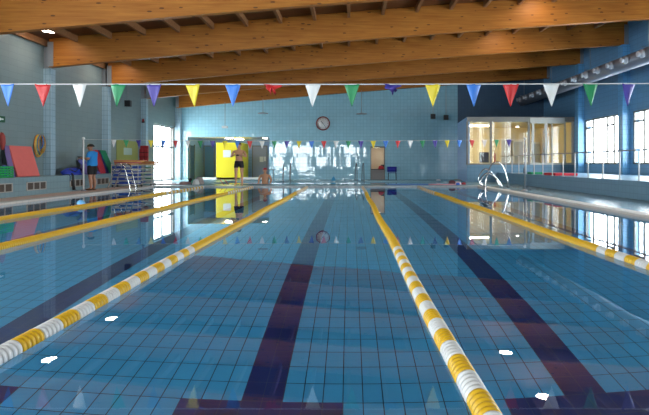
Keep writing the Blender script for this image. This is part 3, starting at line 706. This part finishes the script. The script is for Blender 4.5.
# ------------------------------------------------------------------ float racks with kickboards
rackm = plain('pale rack tube', (.60, .56, .52), .35)
def rack(loc, W, Dp, rows, lab):
    o = empty('float_rack', loc, lab, 'rack')
    H = .10+rows*.155
    for sx in (-W/2, W/2):
        for sy in (-Dp/2, Dp/2): MB().tube([(sx, sy, .1), (sx, sy, H+.05)], .014, 8).build('upright', rackm, o)
    for k in range(rows+1):
        z = .11+k*.155; m_ = MB()
        for sy in (-Dp/2, Dp/2): m_.tube([(-W/2, sy, z), (W/2, sy, z)], .016, 8)
        for sx in (-W/2, 0, W/2): m_.tube([(sx, -Dp/2, z), (sx, Dp/2, z)], .010, 6)
        m_.build('shelf_bars', rackm, o)
    for sx in (-W/2+.04, W/2-.04):
        for sy in (-Dp/2+.02, Dp/2-.02):
            MB().lathe([(.045, -.015), (.05, -.01), (.05, .01), (.045, .015)], 16, Matrix.Translation((sx, sy, .05)) @ Matrix.Rotation(PI/2, 4, 'Y')).build('wheel', M['black'], o)
    return o, H
RK = (-8.97, 21.35, DZ)
r1, H1 = rack(RK, 1.06, .5, 5, 'pale wheeled rack filled with blue kickboards on the left deck')
r2, H2 = rack((-8.92, 22.9, DZ), .9, .5, 5, 'second wheeled rack half hidden behind the kickboard rack')
kbme = {}
def kickboard(loc, colname, c_, lab, grp, rz=0, tilt=0, W=.24, L_=.42, T=.045):
    if colname not in kbme:
        pts = [(-W/2, -L_/2), (W/2, -L_/2), (W/2, L_*.25), (W*.3, L_*.45), (0, L_/2), (-W*.3, L_*.45), (-W/2, L_*.25)]
        mm = MB().prism([(a, b_, 0) for a, b_ in pts], (0, 0, T)).mesh('kickboard'); mm.materials.append(fl(colname+' kickboard foam', c_, .7)); kbme[colname] = mm
    o = bpy.data.objects.new('kickboard', kbme[colname]); COL.objects.link(o); o.location = loc; o.rotation_euler = (tilt, 0, rz)
    b_ = o.modifiers.new('bevel', 'BEVEL'); b_.width = .01; b_.segments = 2
    return tag(o, lab, 'kickboard', grp)
rown = ['lowest', 'second lowest', 'middle', 'second highest', 'top']; coln = ['left end', 'left of centre', 'right of centre', 'right end']
for r in range(5):
    for k in range(4):
        for s_ in range(2):
            cn = ('blue', (.03, .08, .40)) if s_ == 0 or (r+k) % 3 else ('white', (.62, .64, .66))
            kickboard((RK[0]-.39+k*.26, RK[1]+random.uniform(-.03, .0), DZ+.127+r*.155+s_*.047), cn[0], cn[1],
                      f'{"lower" if s_ == 0 else "upper"} {cn[0]} kickboard, {rown[r]} shelf of front rack, {coln[k]}', 'kickboards on the front rack')
for r in range(5):
    for k in range(3):
        cn = [('darkgreen', (.02, .2, .1)), ('blue', (.03, .08, .40)), ('grey', (.35, .35, .36))][(r+k) % 3]
        kickboard((-9.18+k*.27, 22.88, DZ+.127+r*.155), cn[0], cn[1], f'{cn[0].replace("dark", "dark ")} kickboard on the {rown[r]} shelf of the rear rack, {["left", "middle", "right"][k]}', 'kickboards on the rear rack')
# orange heap on the racks
oc = [((.70, .28, .04), 'orange'), ((.62, .30, .16), 'salmon'), ((.55, .10, .12), 'dull red'), ((.75, .42, .10), 'amber'), ((.68, .25, .12), 'rusty orange')]
for i in range(5):
    (c_, nm) = oc[i]; q = MB(); L2 = .42+.05*i
    q.prism([(-L2, -.16, 0), (L2*.6, -.18, 0), (L2, 0, 0), (L2*.6, .16, 0), (-L2, .14, 0)], (0, 0, .035))
    o = q.build('foam_float', fl(nm+' foam', c_), bevel=.01); o.location = (RK[0]-.05+.05*i, RK[1]+.0, DZ+.127+5*.155+.0+.037*i); o.rotation_euler = (0, 0, .12*(i-2))
    tag(o, f'{nm} flat foam float in the heap on the front rack', 'float', 'foam floats heaped on the front rack')
for i in range(4):
    (c_, nm) = oc[(i+3) % 5]; q = MB(); L2 = .40+.05*i
    q.prism([(-L2, -.16, 0), (L2*.6, -.18, 0), (L2*1.15, 0, 0), (L2*.6, .16, 0), (-L2, .14, 0)], (0, 0, .035))
    o = q.build('foam_float', M[nm+' foam'], bevel=.01); o.location = (-8.85+.05*i, 22.9, DZ+.127+5*.155+.037*i); o.rotation_euler = (0, 0, -.15*(i-1))
    tag(o, f'{nm} flat foam float in the heap on the rear rack', 'float', 'foam floats heaped on the rear rack')

# ------------------------------------------------------------------ things on the far deck
o = empty('plastic_chair', (2.42, 30.4, DZ), 'blue plastic chair with dark legs beside the cream doorway', 'chair')
cb_m = fl('blue chair plastic', (.02, .03, .35), .35)
MB().box(-.24, .24, -.24, .2, .40, .43).build('seat', cb_m, o, bevel=.02)
m_ = MB(); n = 8; vs = []
for j in range(2):
    for i in range(n+1):
        a = (i/n-.5)*1.3; vs += [(.27*math.sin(a)/math.sin(.65), .24-.06*math.cos(a)+.0, .47+.30*j)]
m_.add(vs, [(i, i+1, n+2+i, n+1+i) for i in range(n)], True); bk = m_.build('backrest', cb_m, o); sd = bk.modifiers.new('t', 'SOLIDIFY'); sd.thickness = .02
for sx in (-.21, .21):
    MB().tube([(sx, -.2, .40), (sx*1.08, -.23, 0)], .013, 8).build('leg', M['black'], o); MB().tube([(sx, .17, .70), (sx, .17, .40), (sx*1.08, .22, 0)], .013, 8).build('leg', M['black'], o)
def lumpobj(name, x, ybase, r, col, seed, lab, cat, D, amp=.15):
    X = (x-350)*D/F; o = MB().lump((0, 0, 0), r, seed, amp=amp).build(name, fl(lab[:24]+' cloth', col, .8)); o.location = (X, D, DZ+.001); return tag(o, lab, cat)
lumpobj('towel', 185, 0, (.26, .3, .13), (.42, .27, .27), 31, 'dusty pink towel heap on the far left deck', 'towel', 24.2)
lumpobj('bag', 190.5, 0, (.10, .12, .25), (.01, .01, .012), 32, 'small black bag behind the dusty pink towel', 'bag', 25.6, .05)
lumpobj('towel', 194, 0, (.14, .14, .19), (.05, .45, .25), 33, 'white and green towel bundle between black bag and patterned bag', 'towel', 24.9)
lumpobj('bag', 199.5, 0, (.22, .2, .33), (.40, .34, .32), 34, 'grey brown patterned bag on the far left deck', 'bag', 24.3)
lumpobj('towel', 196, 0, (.16, .14, .24), (.72, .74, .72), 35, 'white towel against the grey brown bag', 'towel', 23.9)
tag(MB().box(-.9, .2, -.25, .25, 0, .03).build('towel', fl('dull rose towel', (.45, .3, .3)), loc=((175-350)*24/F, 23.9, DZ+.007)), 'flat dull rose towel laid along the far left pool edge', 'towel')
for i, x in enumerate((221, 225.5)):
    o = empty('kick_scooter_rail', ((x-350)*24.0/F, 24.0, DZ), ['left slanted red brown stick on the deck before the yellow partition', 'right slanted red brown stick on the deck before the yellow partition'][i], 'stick')
    MB().tube([(.12, 0, .0), (-.06, 0, .24)], .014, 8).build('shaft', M['dull red'], o); MB().ball((.12, 0, .02), (.035, .02, .02)).build('foot', M['black'], o)
for i, (x, c_, nm) in enumerate([(441, (.60, .30, .34), 'pink'), (408, (.10, .22, .50), 'blue')]):
    D = 23.6; o = MB().box(-.62-.3*i, .62+.3*i, -.3, .3, 0, .035).build('towel', fl(nm+' towel', c_, .9), loc=((x-350)*D/F, D, DZ+.001), bevel=.01); tag(o, nm+' towel spread on the far deck right of the blue chair', 'towel')
lumpobj('bag', 452, 0, (.16, .16, .19), (.10, .03, .04), 41, 'dark bag on the far deck at the end of the pink towel', 'bag', 24.0)
lumpobj('towel', 457.5, 0, (.18, .16, .14), (.60, .50, .52), 42, 'crumpled white and rose towel beside the dark bag', 'towel', 24.0)
lumpobj('towel', 458, 0, (.09, .08, .10), (.03, .12, .55), 43, 'small blue cloth in front of the crumpled towel', 'towel', 23.6)
lumpobj('shoe', 463.5, 0, (.10, .09, .10), (.35, .04, .05), 44, 'small dark red shoe at the right end of the towels', 'shoe', 24.0)
lumpobj('cloth', 438.5, 0, (.12, .10, .07), (.75, .75, .75), 45, 'small white cloth on the far deck behind the towels', 'cloth', 29.6)
o = empty('pool_toy', ((333.5-350)*29.5/F, 29.5, DZ), 'small blue cone on the deck under the bright wall tiles', 'toy'); MB().lathe([(.13, 0), (.13, .02), (.03, .22), (.01, .23)], 16).build('cone', fl('cyan plastic', (.03, .30, .55)), o)
# gear on the gallery
for i, (x, y, wd, c_, lb) in enumerate([(513, 22.9, .5, (.01, .28, .10), 'green foam mat lying on the gallery behind the railing'), (541, 20.9, .75, (.60, .03, .04), 'red foam mat lying on the gallery left of its twin'), (556, 20.3, .85, (.55, .03, .05), 'red foam mat lying on the gallery nearest the windows')]):
    X = (x-350)*y/F; o = MB().box(-wd/2, wd/2, -.3, .3, 0, .09).build('foam_mat', fl(f'gallery foam {i}', c_, .7), loc=(max(X, GX+.15+wd/2), y, GZ+.001), bevel=.02); tag(o, lb, 'foam mat', 'foam mats on the gallery')
tag(MB().lathe([(.04, 0), (.05, .02), (.05, .22), (.02, .27), (.02, .32)], 14).build('bottle', fl('dark bottle plastic', (.02, .03, .06)), loc=(8.0, 24.3, GZ)), 'dark bottle standing on the gallery between the railing posts', 'bottle')

# ------------------------------------------------------------------ people
def skin_body(name, joints, edges, mat, parent, sub=2, root=0):
    me = bpy.data.meshes.new(name); keys = list(joints)
    me.from_pydata([joints[k][:3] for k in keys], [(keys.index(a), keys.index(b_)) for a, b_ in edges], [])
    o = bpy.data.objects.new(name, me); COL.objects.link(o)
    sk = o.modifiers.new('skin', 'SKIN'); sk.use_smooth_shade = True
    for i, k in enumerate(keys):
        r = joints[k][3]; r2 = joints[k][4] if len(joints[k]) > 4 else r
        v = me.skin_vertices[0].data[i]; v.radius = (r, r2); v.use_root = (i == root)
    ss = o.modifiers.new('sub', 'SUBSURF'); ss.levels = sub; ss.render_levels = sub
    dg = bpy.context.evaluated_depsgraph_get(); m2 = bpy.data.meshes.new_from_object(o.evaluated_get(dg))
    m2.name = name; m2.materials.clear(); m2.materials.append(mat)
    for p in m2.polygons: p.use_smooth = True
    bpy.data.objects.remove(o); o = bpy.data.objects.new(name, m2); COL.objects.link(o); o.parent = parent
    return o
def hand(J, E, wrist, side, w, d, up, spread=.018, curl=.5):
    """five fingers of different lengths; w wrist position, d pointing direction, up = back of the hand"""
    d = Vector(d).normalized(); up = Vector(up).normalized(); s = d.cross(up).normalized()*side
    w = Vector(w); p = w + d*.045; J[f'palm{side}'] = (*p, .030, .020); E.append((wrist, f'palm{side}'))
    kn = w + d*.085; J[f'kn{side}'] = (*kn, .034, .016); E.append((f'palm{side}', f'kn{side}'))
    for i, ln in enumerate((.062, .072, .066, .05)):
        b_ = kn + s*(i-1.5)*spread; a = b_ + d*ln*.55 - up*.01*curl; c_ = a + (d*(1-curl) - up*curl).normalized()*ln*.5
        J[f'f{side}{i}a'] = (*(a), .0085); J[f'f{side}{i}b'] = (*c_, .0075); E += [(f'kn{side}', f'f{side}{i}a'), (f'f{side}{i}a', f'f{side}{i}b')]
    t1 = p - s*.035; t2 = t1 + (d*.8 - s*.4).normalized()*.035
    J[f't{side}a'] = (*t1, .011); J[f't{side}b'] = (*t2, .009); E += [(f'palm{side}', f't{side}a'), (f't{side}a', f't{side}b')]
def head_parts(o, c, hairmat, capc=None, face=(0, -1, 0), skin=None):
    """eyes, hair or cap round a head centred at c, looking along face"""
    fc = Vector(face).normalized(); side = Vector((0, 0, 1)).cross(fc)
    e = MB()
    for s_ in (-1, 1): e.ball(Vector(c)+fc*.088+side*.032*s_+Vector((0, 0, -.004)), (.010, .010, .007), 8, 6)
    e.build('eyes', M['hair'], o)
    MB().ball(Vector(c)+fc*.098+Vector((0, 0, -.03)), (.013, .015, .022), 8, 6).build('nose', skin or M['skin'], o)
    m_ = MB()
    for s_ in (-1, 1): m_.ball(Vector(c)+side*.083*s_+Vector((0, 0, -.02)), (.014, .02, .03), 8, 6)
    m_.build('ears', skin or M['skin'], o)
    h_ = MB().ball(Vector(c)+Vector((0, 0, .022))-fc*.014, (.096, .104, .098), 20, 10, None, -.05 if capc is None else .0, .9999)
    h_.build('hair' if capc is None else 'swim_cap', hairmat, o)

def garment(name, body, lo, hi, keep, off, mat, parent):
    """cloth that follows the body: the body surface between two heights, pushed outwards"""
    bm = bmesh.new(); bm.from_mesh(body.data)
    for z in (lo, hi): bmesh.ops.bisect_plane(bm, geom=bm.verts[:] + bm.edges[:] + bm.faces[:], plane_co=(0, 0, z), plane_no=(0, 0, 1))
    bad = [f for f in bm.faces if not (lo < f.calc_center_median().z < hi and keep(f.calc_center_median()))]
    bmesh.ops.delete(bm, geom=bad, context='FACES'); bm.normal_update()
    for v in bm.verts: v.co += v.normal*off
    for f in bm.faces: f.smooth = True; f.material_index = 0
    me = bpy.data.meshes.new(name); bm.to_mesh(me); bm.free(); me.materials.append(mat)
    o = bpy.data.objects.new(name, me); COL.objects.link(o); o.parent = parent
    if name != 'shorts': sd = o.modifiers.new('cloth', 'SOLIDIFY'); sd.thickness = off*.8; sd.offset = -1
    return o

# --- the man standing on the far edge of the pool
man = empty('person', ((239-350)*22.58/F, 22.58, DZ+.006), 'shirtless man in black trunks standing barefoot on the far pool edge, hands at his chest', 'person')
J = {'pelvis': (0, 0, .97, .145, .10), 'spine': (0, .01, 1.12, .135, .095), 'chest': (0, .01, 1.32, .165, .11), 'neckb': (0, .0, 1.49, .065), 'neck': (0, -.01, 1.55, .055),
     'jaw': (0, -.03, 1.615, .062), 'head': (0, -.015, 1.68, .083, .09), 'crown': (0, 0, 1.745, .07)}
E = [('pelvis', 'spine'), ('spine', 'chest'), ('chest', 'neckb'), ('neckb', 'neck'), ('neck', 'jaw'), ('jaw', 'head'), ('head', 'crown')]
for s_, n_ in ((-1, 'l'), (1, 'r')):
    J['sh'+n_] = (s_*.19, .01, 1.43, .062); J['el'+n_] = (s_*.30, -.04, 1.19, .043); J['wr'+n_] = (s_*.14, -.22, 1.27, .028)
    J['hip'+n_] = (s_*.09, 0, .90, .092); J['th'+n_] = (s_*.11, 0, .70, .080); J['kn_'+n_] = (s_*.115, -.01, .49, .056); J['ca'+n_] = (s_*.12, .01, .34, .055); J['an'+n_] = (s_*.12, .02, .09, .036); J['ft'+n_] = (s_*.13, -.08, .035, .036, .03); J['to'+n_] = (s_*.14, -.16, .024, .030, .018)
    E += [('chest', 'sh'+n_), ('sh'+n_, 'el'+n_), ('el'+n_, 'wr'+n_), ('pelvis', 'hip'+n_), ('hip'+n_, 'th'+n_), ('th'+n_, 'kn_'+n_), ('kn_'+n_, 'ca'+n_), ('ca'+n_, 'an'+n_), ('an'+n_, 'ft'+n_), ('ft'+n_, 'to'+n_)]
    hand(J, E, 'wr'+n_, s_, J['wr'+n_][:3], (-s_*.8, -.35, .25), (0, -1, .3))
manb = skin_body('body', J, E, M['skin'], man)
head_parts(man, (0, -.012, 1.68), plain('grey brown hair', (.10, .07, .05), .8))
garment('trunks', manb, .74, 1.02, lambda c: abs(c.x) < .24, .014, fl('black swim cloth', (.012, .010, .014), .7), man)
man.scale = (1.1, 1.1, 1.03)
ph = empty('camera', (man.location.x, 22.58-.27, DZ+1.27), 'small black camera held at the chest of the man in black trunks', 'camera')
MB().box(-.055, .055, -.015, .015, 0, .065).build('body', M['black'], ph, bevel=.006); MB().lathe([(.022, 0), (.02, .02)], 14, Matrix.Translation((0, -.015, .03)) @ RT).build('lens', M['black'], ph)

# --- the man in the blue T-shirt on the left deck (faces the wall side, -X)
mb = empty('person', (-9.17, 18.85, DZ), 'man in bright blue T-shirt and black shorts standing in profile on the left deck', 'person')
J = {'pelvis': (0, 0, .90, .13, .10), 'spine': (.01, 0, 1.05, .125, .10), 'chest': (.01, 0, 1.22, .14, .105), 'neckb': (-.015, 0, 1.37, .06), 'neck': (-.03, 0, 1.42, .05),
     'jaw': (-.065, 0, 1.465, .058), 'head': (-.055, 0, 1.53, .088, .078), 'crown': (-.035, 0, 1.595, .068)}
E = [('pelvis', 'spine'), ('spine', 'chest'), ('chest', 'neckb'), ('neckb', 'neck'), ('neck', 'jaw'), ('jaw', 'head'), ('head', 'crown')]
for s_, n_ in ((-1, 'l'), (1, 'r')):
    J['sh'+n_] = (0, s_*.17, 1.32, .055); J['el'+n_] = (-.02, s_*.21, 1.09, .040); J['wr'+n_] = (-.23, s_*.13, 1.14, .027)
    J['hip'+n_] = (0, s_*.085, .84, .085); J['th'+n_] = (0, s_*.10, .65, .074); J['kn_'+n_] = (-.01, s_*.105, .46, .052); J['ca'+n_] = (.015, s_*.11, .32, .052); J['an'+n_] = (.02, s_*.11, .09, .034); J['ft'+n_] = (-.06, s_*.115, .035, .034, .03); J['to'+n_] = (-.15, s_*.12, .026, .03, .02)
    E += [('chest', 'sh'+n_), ('sh'+n_, 'el'+n_), ('el'+n_, 'wr'+n_), ('pelvis', 'hip'+n_), ('hip'+n_, 'th'+n_), ('th'+n_, 'kn_'+n_), ('kn_'+n_, 'ca'+n_), ('ca'+n_, 'an'+n_), ('an'+n_, 'ft'+n_), ('ft'+n_, 'to'+n_)]
    hand(J, E, 'wr'+n_, s_, J['wr'+n_][:3], (-.8, -s_*.45, .1), (0, 0, 1))
mbb = skin_body('body', J, E, M['skin2'], mb)
head_parts(mb, (-.05, 0, 1.53), M['hair'], face=(-1, 0, 0), skin=M['skin2'])
garment('t_shirt', mbb, .86, 1.385, lambda c: c.x > -.13 and not (abs(c.y) > .15 and c.z < 1.16) and not (c.x < -.07 and c.z < 1.2 and abs(c.y) > .12), .022, fl('bright blue cotton', (.02, .26, .68), .8), mb)
garment('shorts', mbb, .56, 1.02, lambda c: True, .016, fl('black cotton', (.012, .012, .015), .8), mb)
mb.scale = (1.3, 1.15, 1.0)
sh = MB()
for s_ in (-1, 1): sh.ball((-.07, s_*.115, .03), (.14, .05, .03), 14, 8).tube([(-.03, s_*.115-.05, .03), (-.03, s_*.115, .085), (-.03, s_*.115+.05, .03)], .012, 6)
sh.build('sandals', fl('brown leather', (.10, .04, .015)), mb)
cam = empty('clipboard', (-9.17-.36, 18.85-.02, DZ+1.13), 'dark clipboard held by the man in blue', 'clipboard')
MB().box(-.11, .09, -.12, .12, 0, .025, Matrix.Rotation(.5, 4, 'Y')).build('board', M['black'], cam); MB().tube([(-.1, 0, 0), (-.14, 0, -.1)], .01, 6).build('strap', M['black'], cam)

# --- the bather in the red cap, waist deep in the learner pool
ba = empty('person', ((265-350)*25.1/F, 25.1, SD), 'bare chested bather in a red cap, waist deep at the learner pool edge', 'person')
J = {'pelvis': (0, 0, .88, .14, .10), 'spine': (0, .01, 1.03, .135, .10), 'chest': (0, .01, 1.24, .17, .115), 'neckb': (0, .0, 1.40, .065), 'neck': (0, -.01, 1.46, .055),
     'jaw': (0, -.03, 1.52, .06), 'head': (0, -.015, 1.585, .08, .088), 'crown': (0, 0, 1.645, .068)}
E = [('pelvis', 'spine'), ('spine', 'chest'), ('chest', 'neckb'), ('neckb', 'neck'), ('neck', 'jaw'), ('jaw', 'head'), ('head', 'crown')]
for s_, n_ in ((-1, 'l'), (1, 'r')):
    J['sh'+n_] = (s_*.19, .01, 1.34, .062); J['el'+n_] = (s_*.27, .0, 1.12, .043); J['wr'+n_] = (s_*.25, -.14, .985, .028)
    J['hip'+n_] = (s_*.09, 0, .82, .088); J['th'+n_] = (s_*.11, 0, .64, .076); J['kn_'+n_] = (s_*.115, -.01, .46, .054); J['ca'+n_] = (s_*.12, .01, .32, .052); J['an'+n_] = (s_*.12, .02, .09, .036); J['ft'+n_] = (s_*.13, -.08, .035, .036, .03); J['to'+n_] = (s_*.14, -.16, .024, .03, .018)
    E += [('chest', 'sh'+n_), ('sh'+n_, 'el'+n_), ('el'+n_, 'wr'+n_), ('pelvis', 'hip'+n_), ('hip'+n_, 'th'+n_), ('th'+n_, 'kn_'+n_), ('kn_'+n_, 'ca'+n_), ('ca'+n_, 'an'+n_), ('an'+n_, 'ft'+n_), ('ft'+n_, 'to'+n_)]
    hand(J, E, 'wr'+n_, s_, J['wr'+n_][:3], (0, -1, -.1), (0, 0, 1), curl=.25)
bab = skin_body('body', J, E, M['skin'], ba)
head_parts(ba, (0, -.012, 1.585), fl('red cap', (.45, .01, .04), .4), capc=1)
garment('trunks', bab, .64, .93, lambda c: abs(c.x) < .22, .014, M['black swim cloth'], ba)
ba.scale = (1.1, 1.1, 1)

# --- the swimmer at the leftmost rope: only the blue cap is above water
sw = empty('person', (-6.32, 12.45, -1.52), 'swimmer in a pale blue cap with only the head above water at the leftmost rope', 'person')
J = {'pelvis': (0, .0, .80, .13, .10), 'spine': (0, .01, .98, .13, .10), 'chest': (0, .01, 1.18, .155, .11), 'neckb': (0, .0, 1.34, .06), 'neck': (0, -.01, 1.41, .052),
     'jaw': (0, -.03, 1.47, .058), 'head': (0, -.015, 1.54, .08, .088), 'crown': (0, 0, 1.60, .068)}
E = [('pelvis', 'spine'), ('spine', 'chest'), ('chest', 'neckb'), ('neckb', 'neck'), ('neck', 'jaw'), ('jaw', 'head'), ('head', 'crown')]
for s_, n_ in ((-1, 'l'), (1, 'r')):
    J['sh'+n_] = (s_*.18, .01, 1.28, .055); J['el'+n_] = (s_*.36, -.06, 1.12, .038); J['wr'+n_] = (s_*.40, -.26, 1.2, .025)
    J['hip'+n_] = (s_*.085, .02, .72, .08); J['kn_'+n_] = (s_*.10, -.08, .36, .05); J['ca'+n_] = (s_*.10, -.02, .22, .048); J['an'+n_] = (s_*.10, .12, .05, .034); J['to'+n_] = (s_*.11, .16, -.08, .026, .018)
    E += [('chest', 'sh'+n_), ('sh'+n_, 'el'+n_), ('el'+n_, 'wr'+n_), ('pelvis', 'hip'+n_), ('hip'+n_, 'kn_'+n_), ('kn_'+n_, 'ca'+n_), ('ca'+n_, 'an'+n_), ('an'+n_, 'to'+n_)]
    hand(J, E, 'wr'+n_, s_, J['wr'+n_][:3], (0, -1, .1), (0, 0, 1), curl=.25)
skin_body('body', J, E, M['skin'], sw)
head_parts(sw, (0, -.012, 1.545), fl('pale blue cap', (.18, .48, .80), .3), capc=1)

# ------------------------------------------------------------------ sky outside, camera
W = bpy.data.worlds.new('daylight'); S.world = W; W.use_nodes = True; nt = W.node_tree
bg = nt.nodes['Background']; bg.inputs[0].default_value = (.90, .95, 1, 1); bg.inputs[1].default_value = 13.0

cd = bpy.data.cameras.new('camera'); cam = bpy.data.objects.new('camera', cd); COL.objects.link(cam)
cam.location = (0, 0, 1); cam.rotation_euler = (PI/2, 0, 0); cd.sensor_width = 36; cd.lens = F/649*36
cd.shift_x = -(350-324.5)/649; cd.shift_y = -(207.5-163.5)/649; cd.clip_start = .05; cd.clip_end = 200
S.camera = cam
S.view_settings.view_transform = 'Standard'; S.view_settings.look = 'None'; S.view_settings.gamma = 1; S.view_settings.use_curve_mapping = False
S.view_settings.exposure = 0.3
cy = S.cycles; cy.max_bounces = 16; cy.diffuse_bounces = 6; cy.glossy_bounces = 6; cy.transmission_bounces = 10; cy.transparent_max_bounces = 12
cy.caustics_refractive = True; cy.caustics_reflective = True; cy.blur_glossy = .5; cy.sample_clamp_indirect = 12
cy.use_denoising = True; cy.denoiser = 'OPENIMAGEDENOISE'; cy.use_adaptive_sampling = False
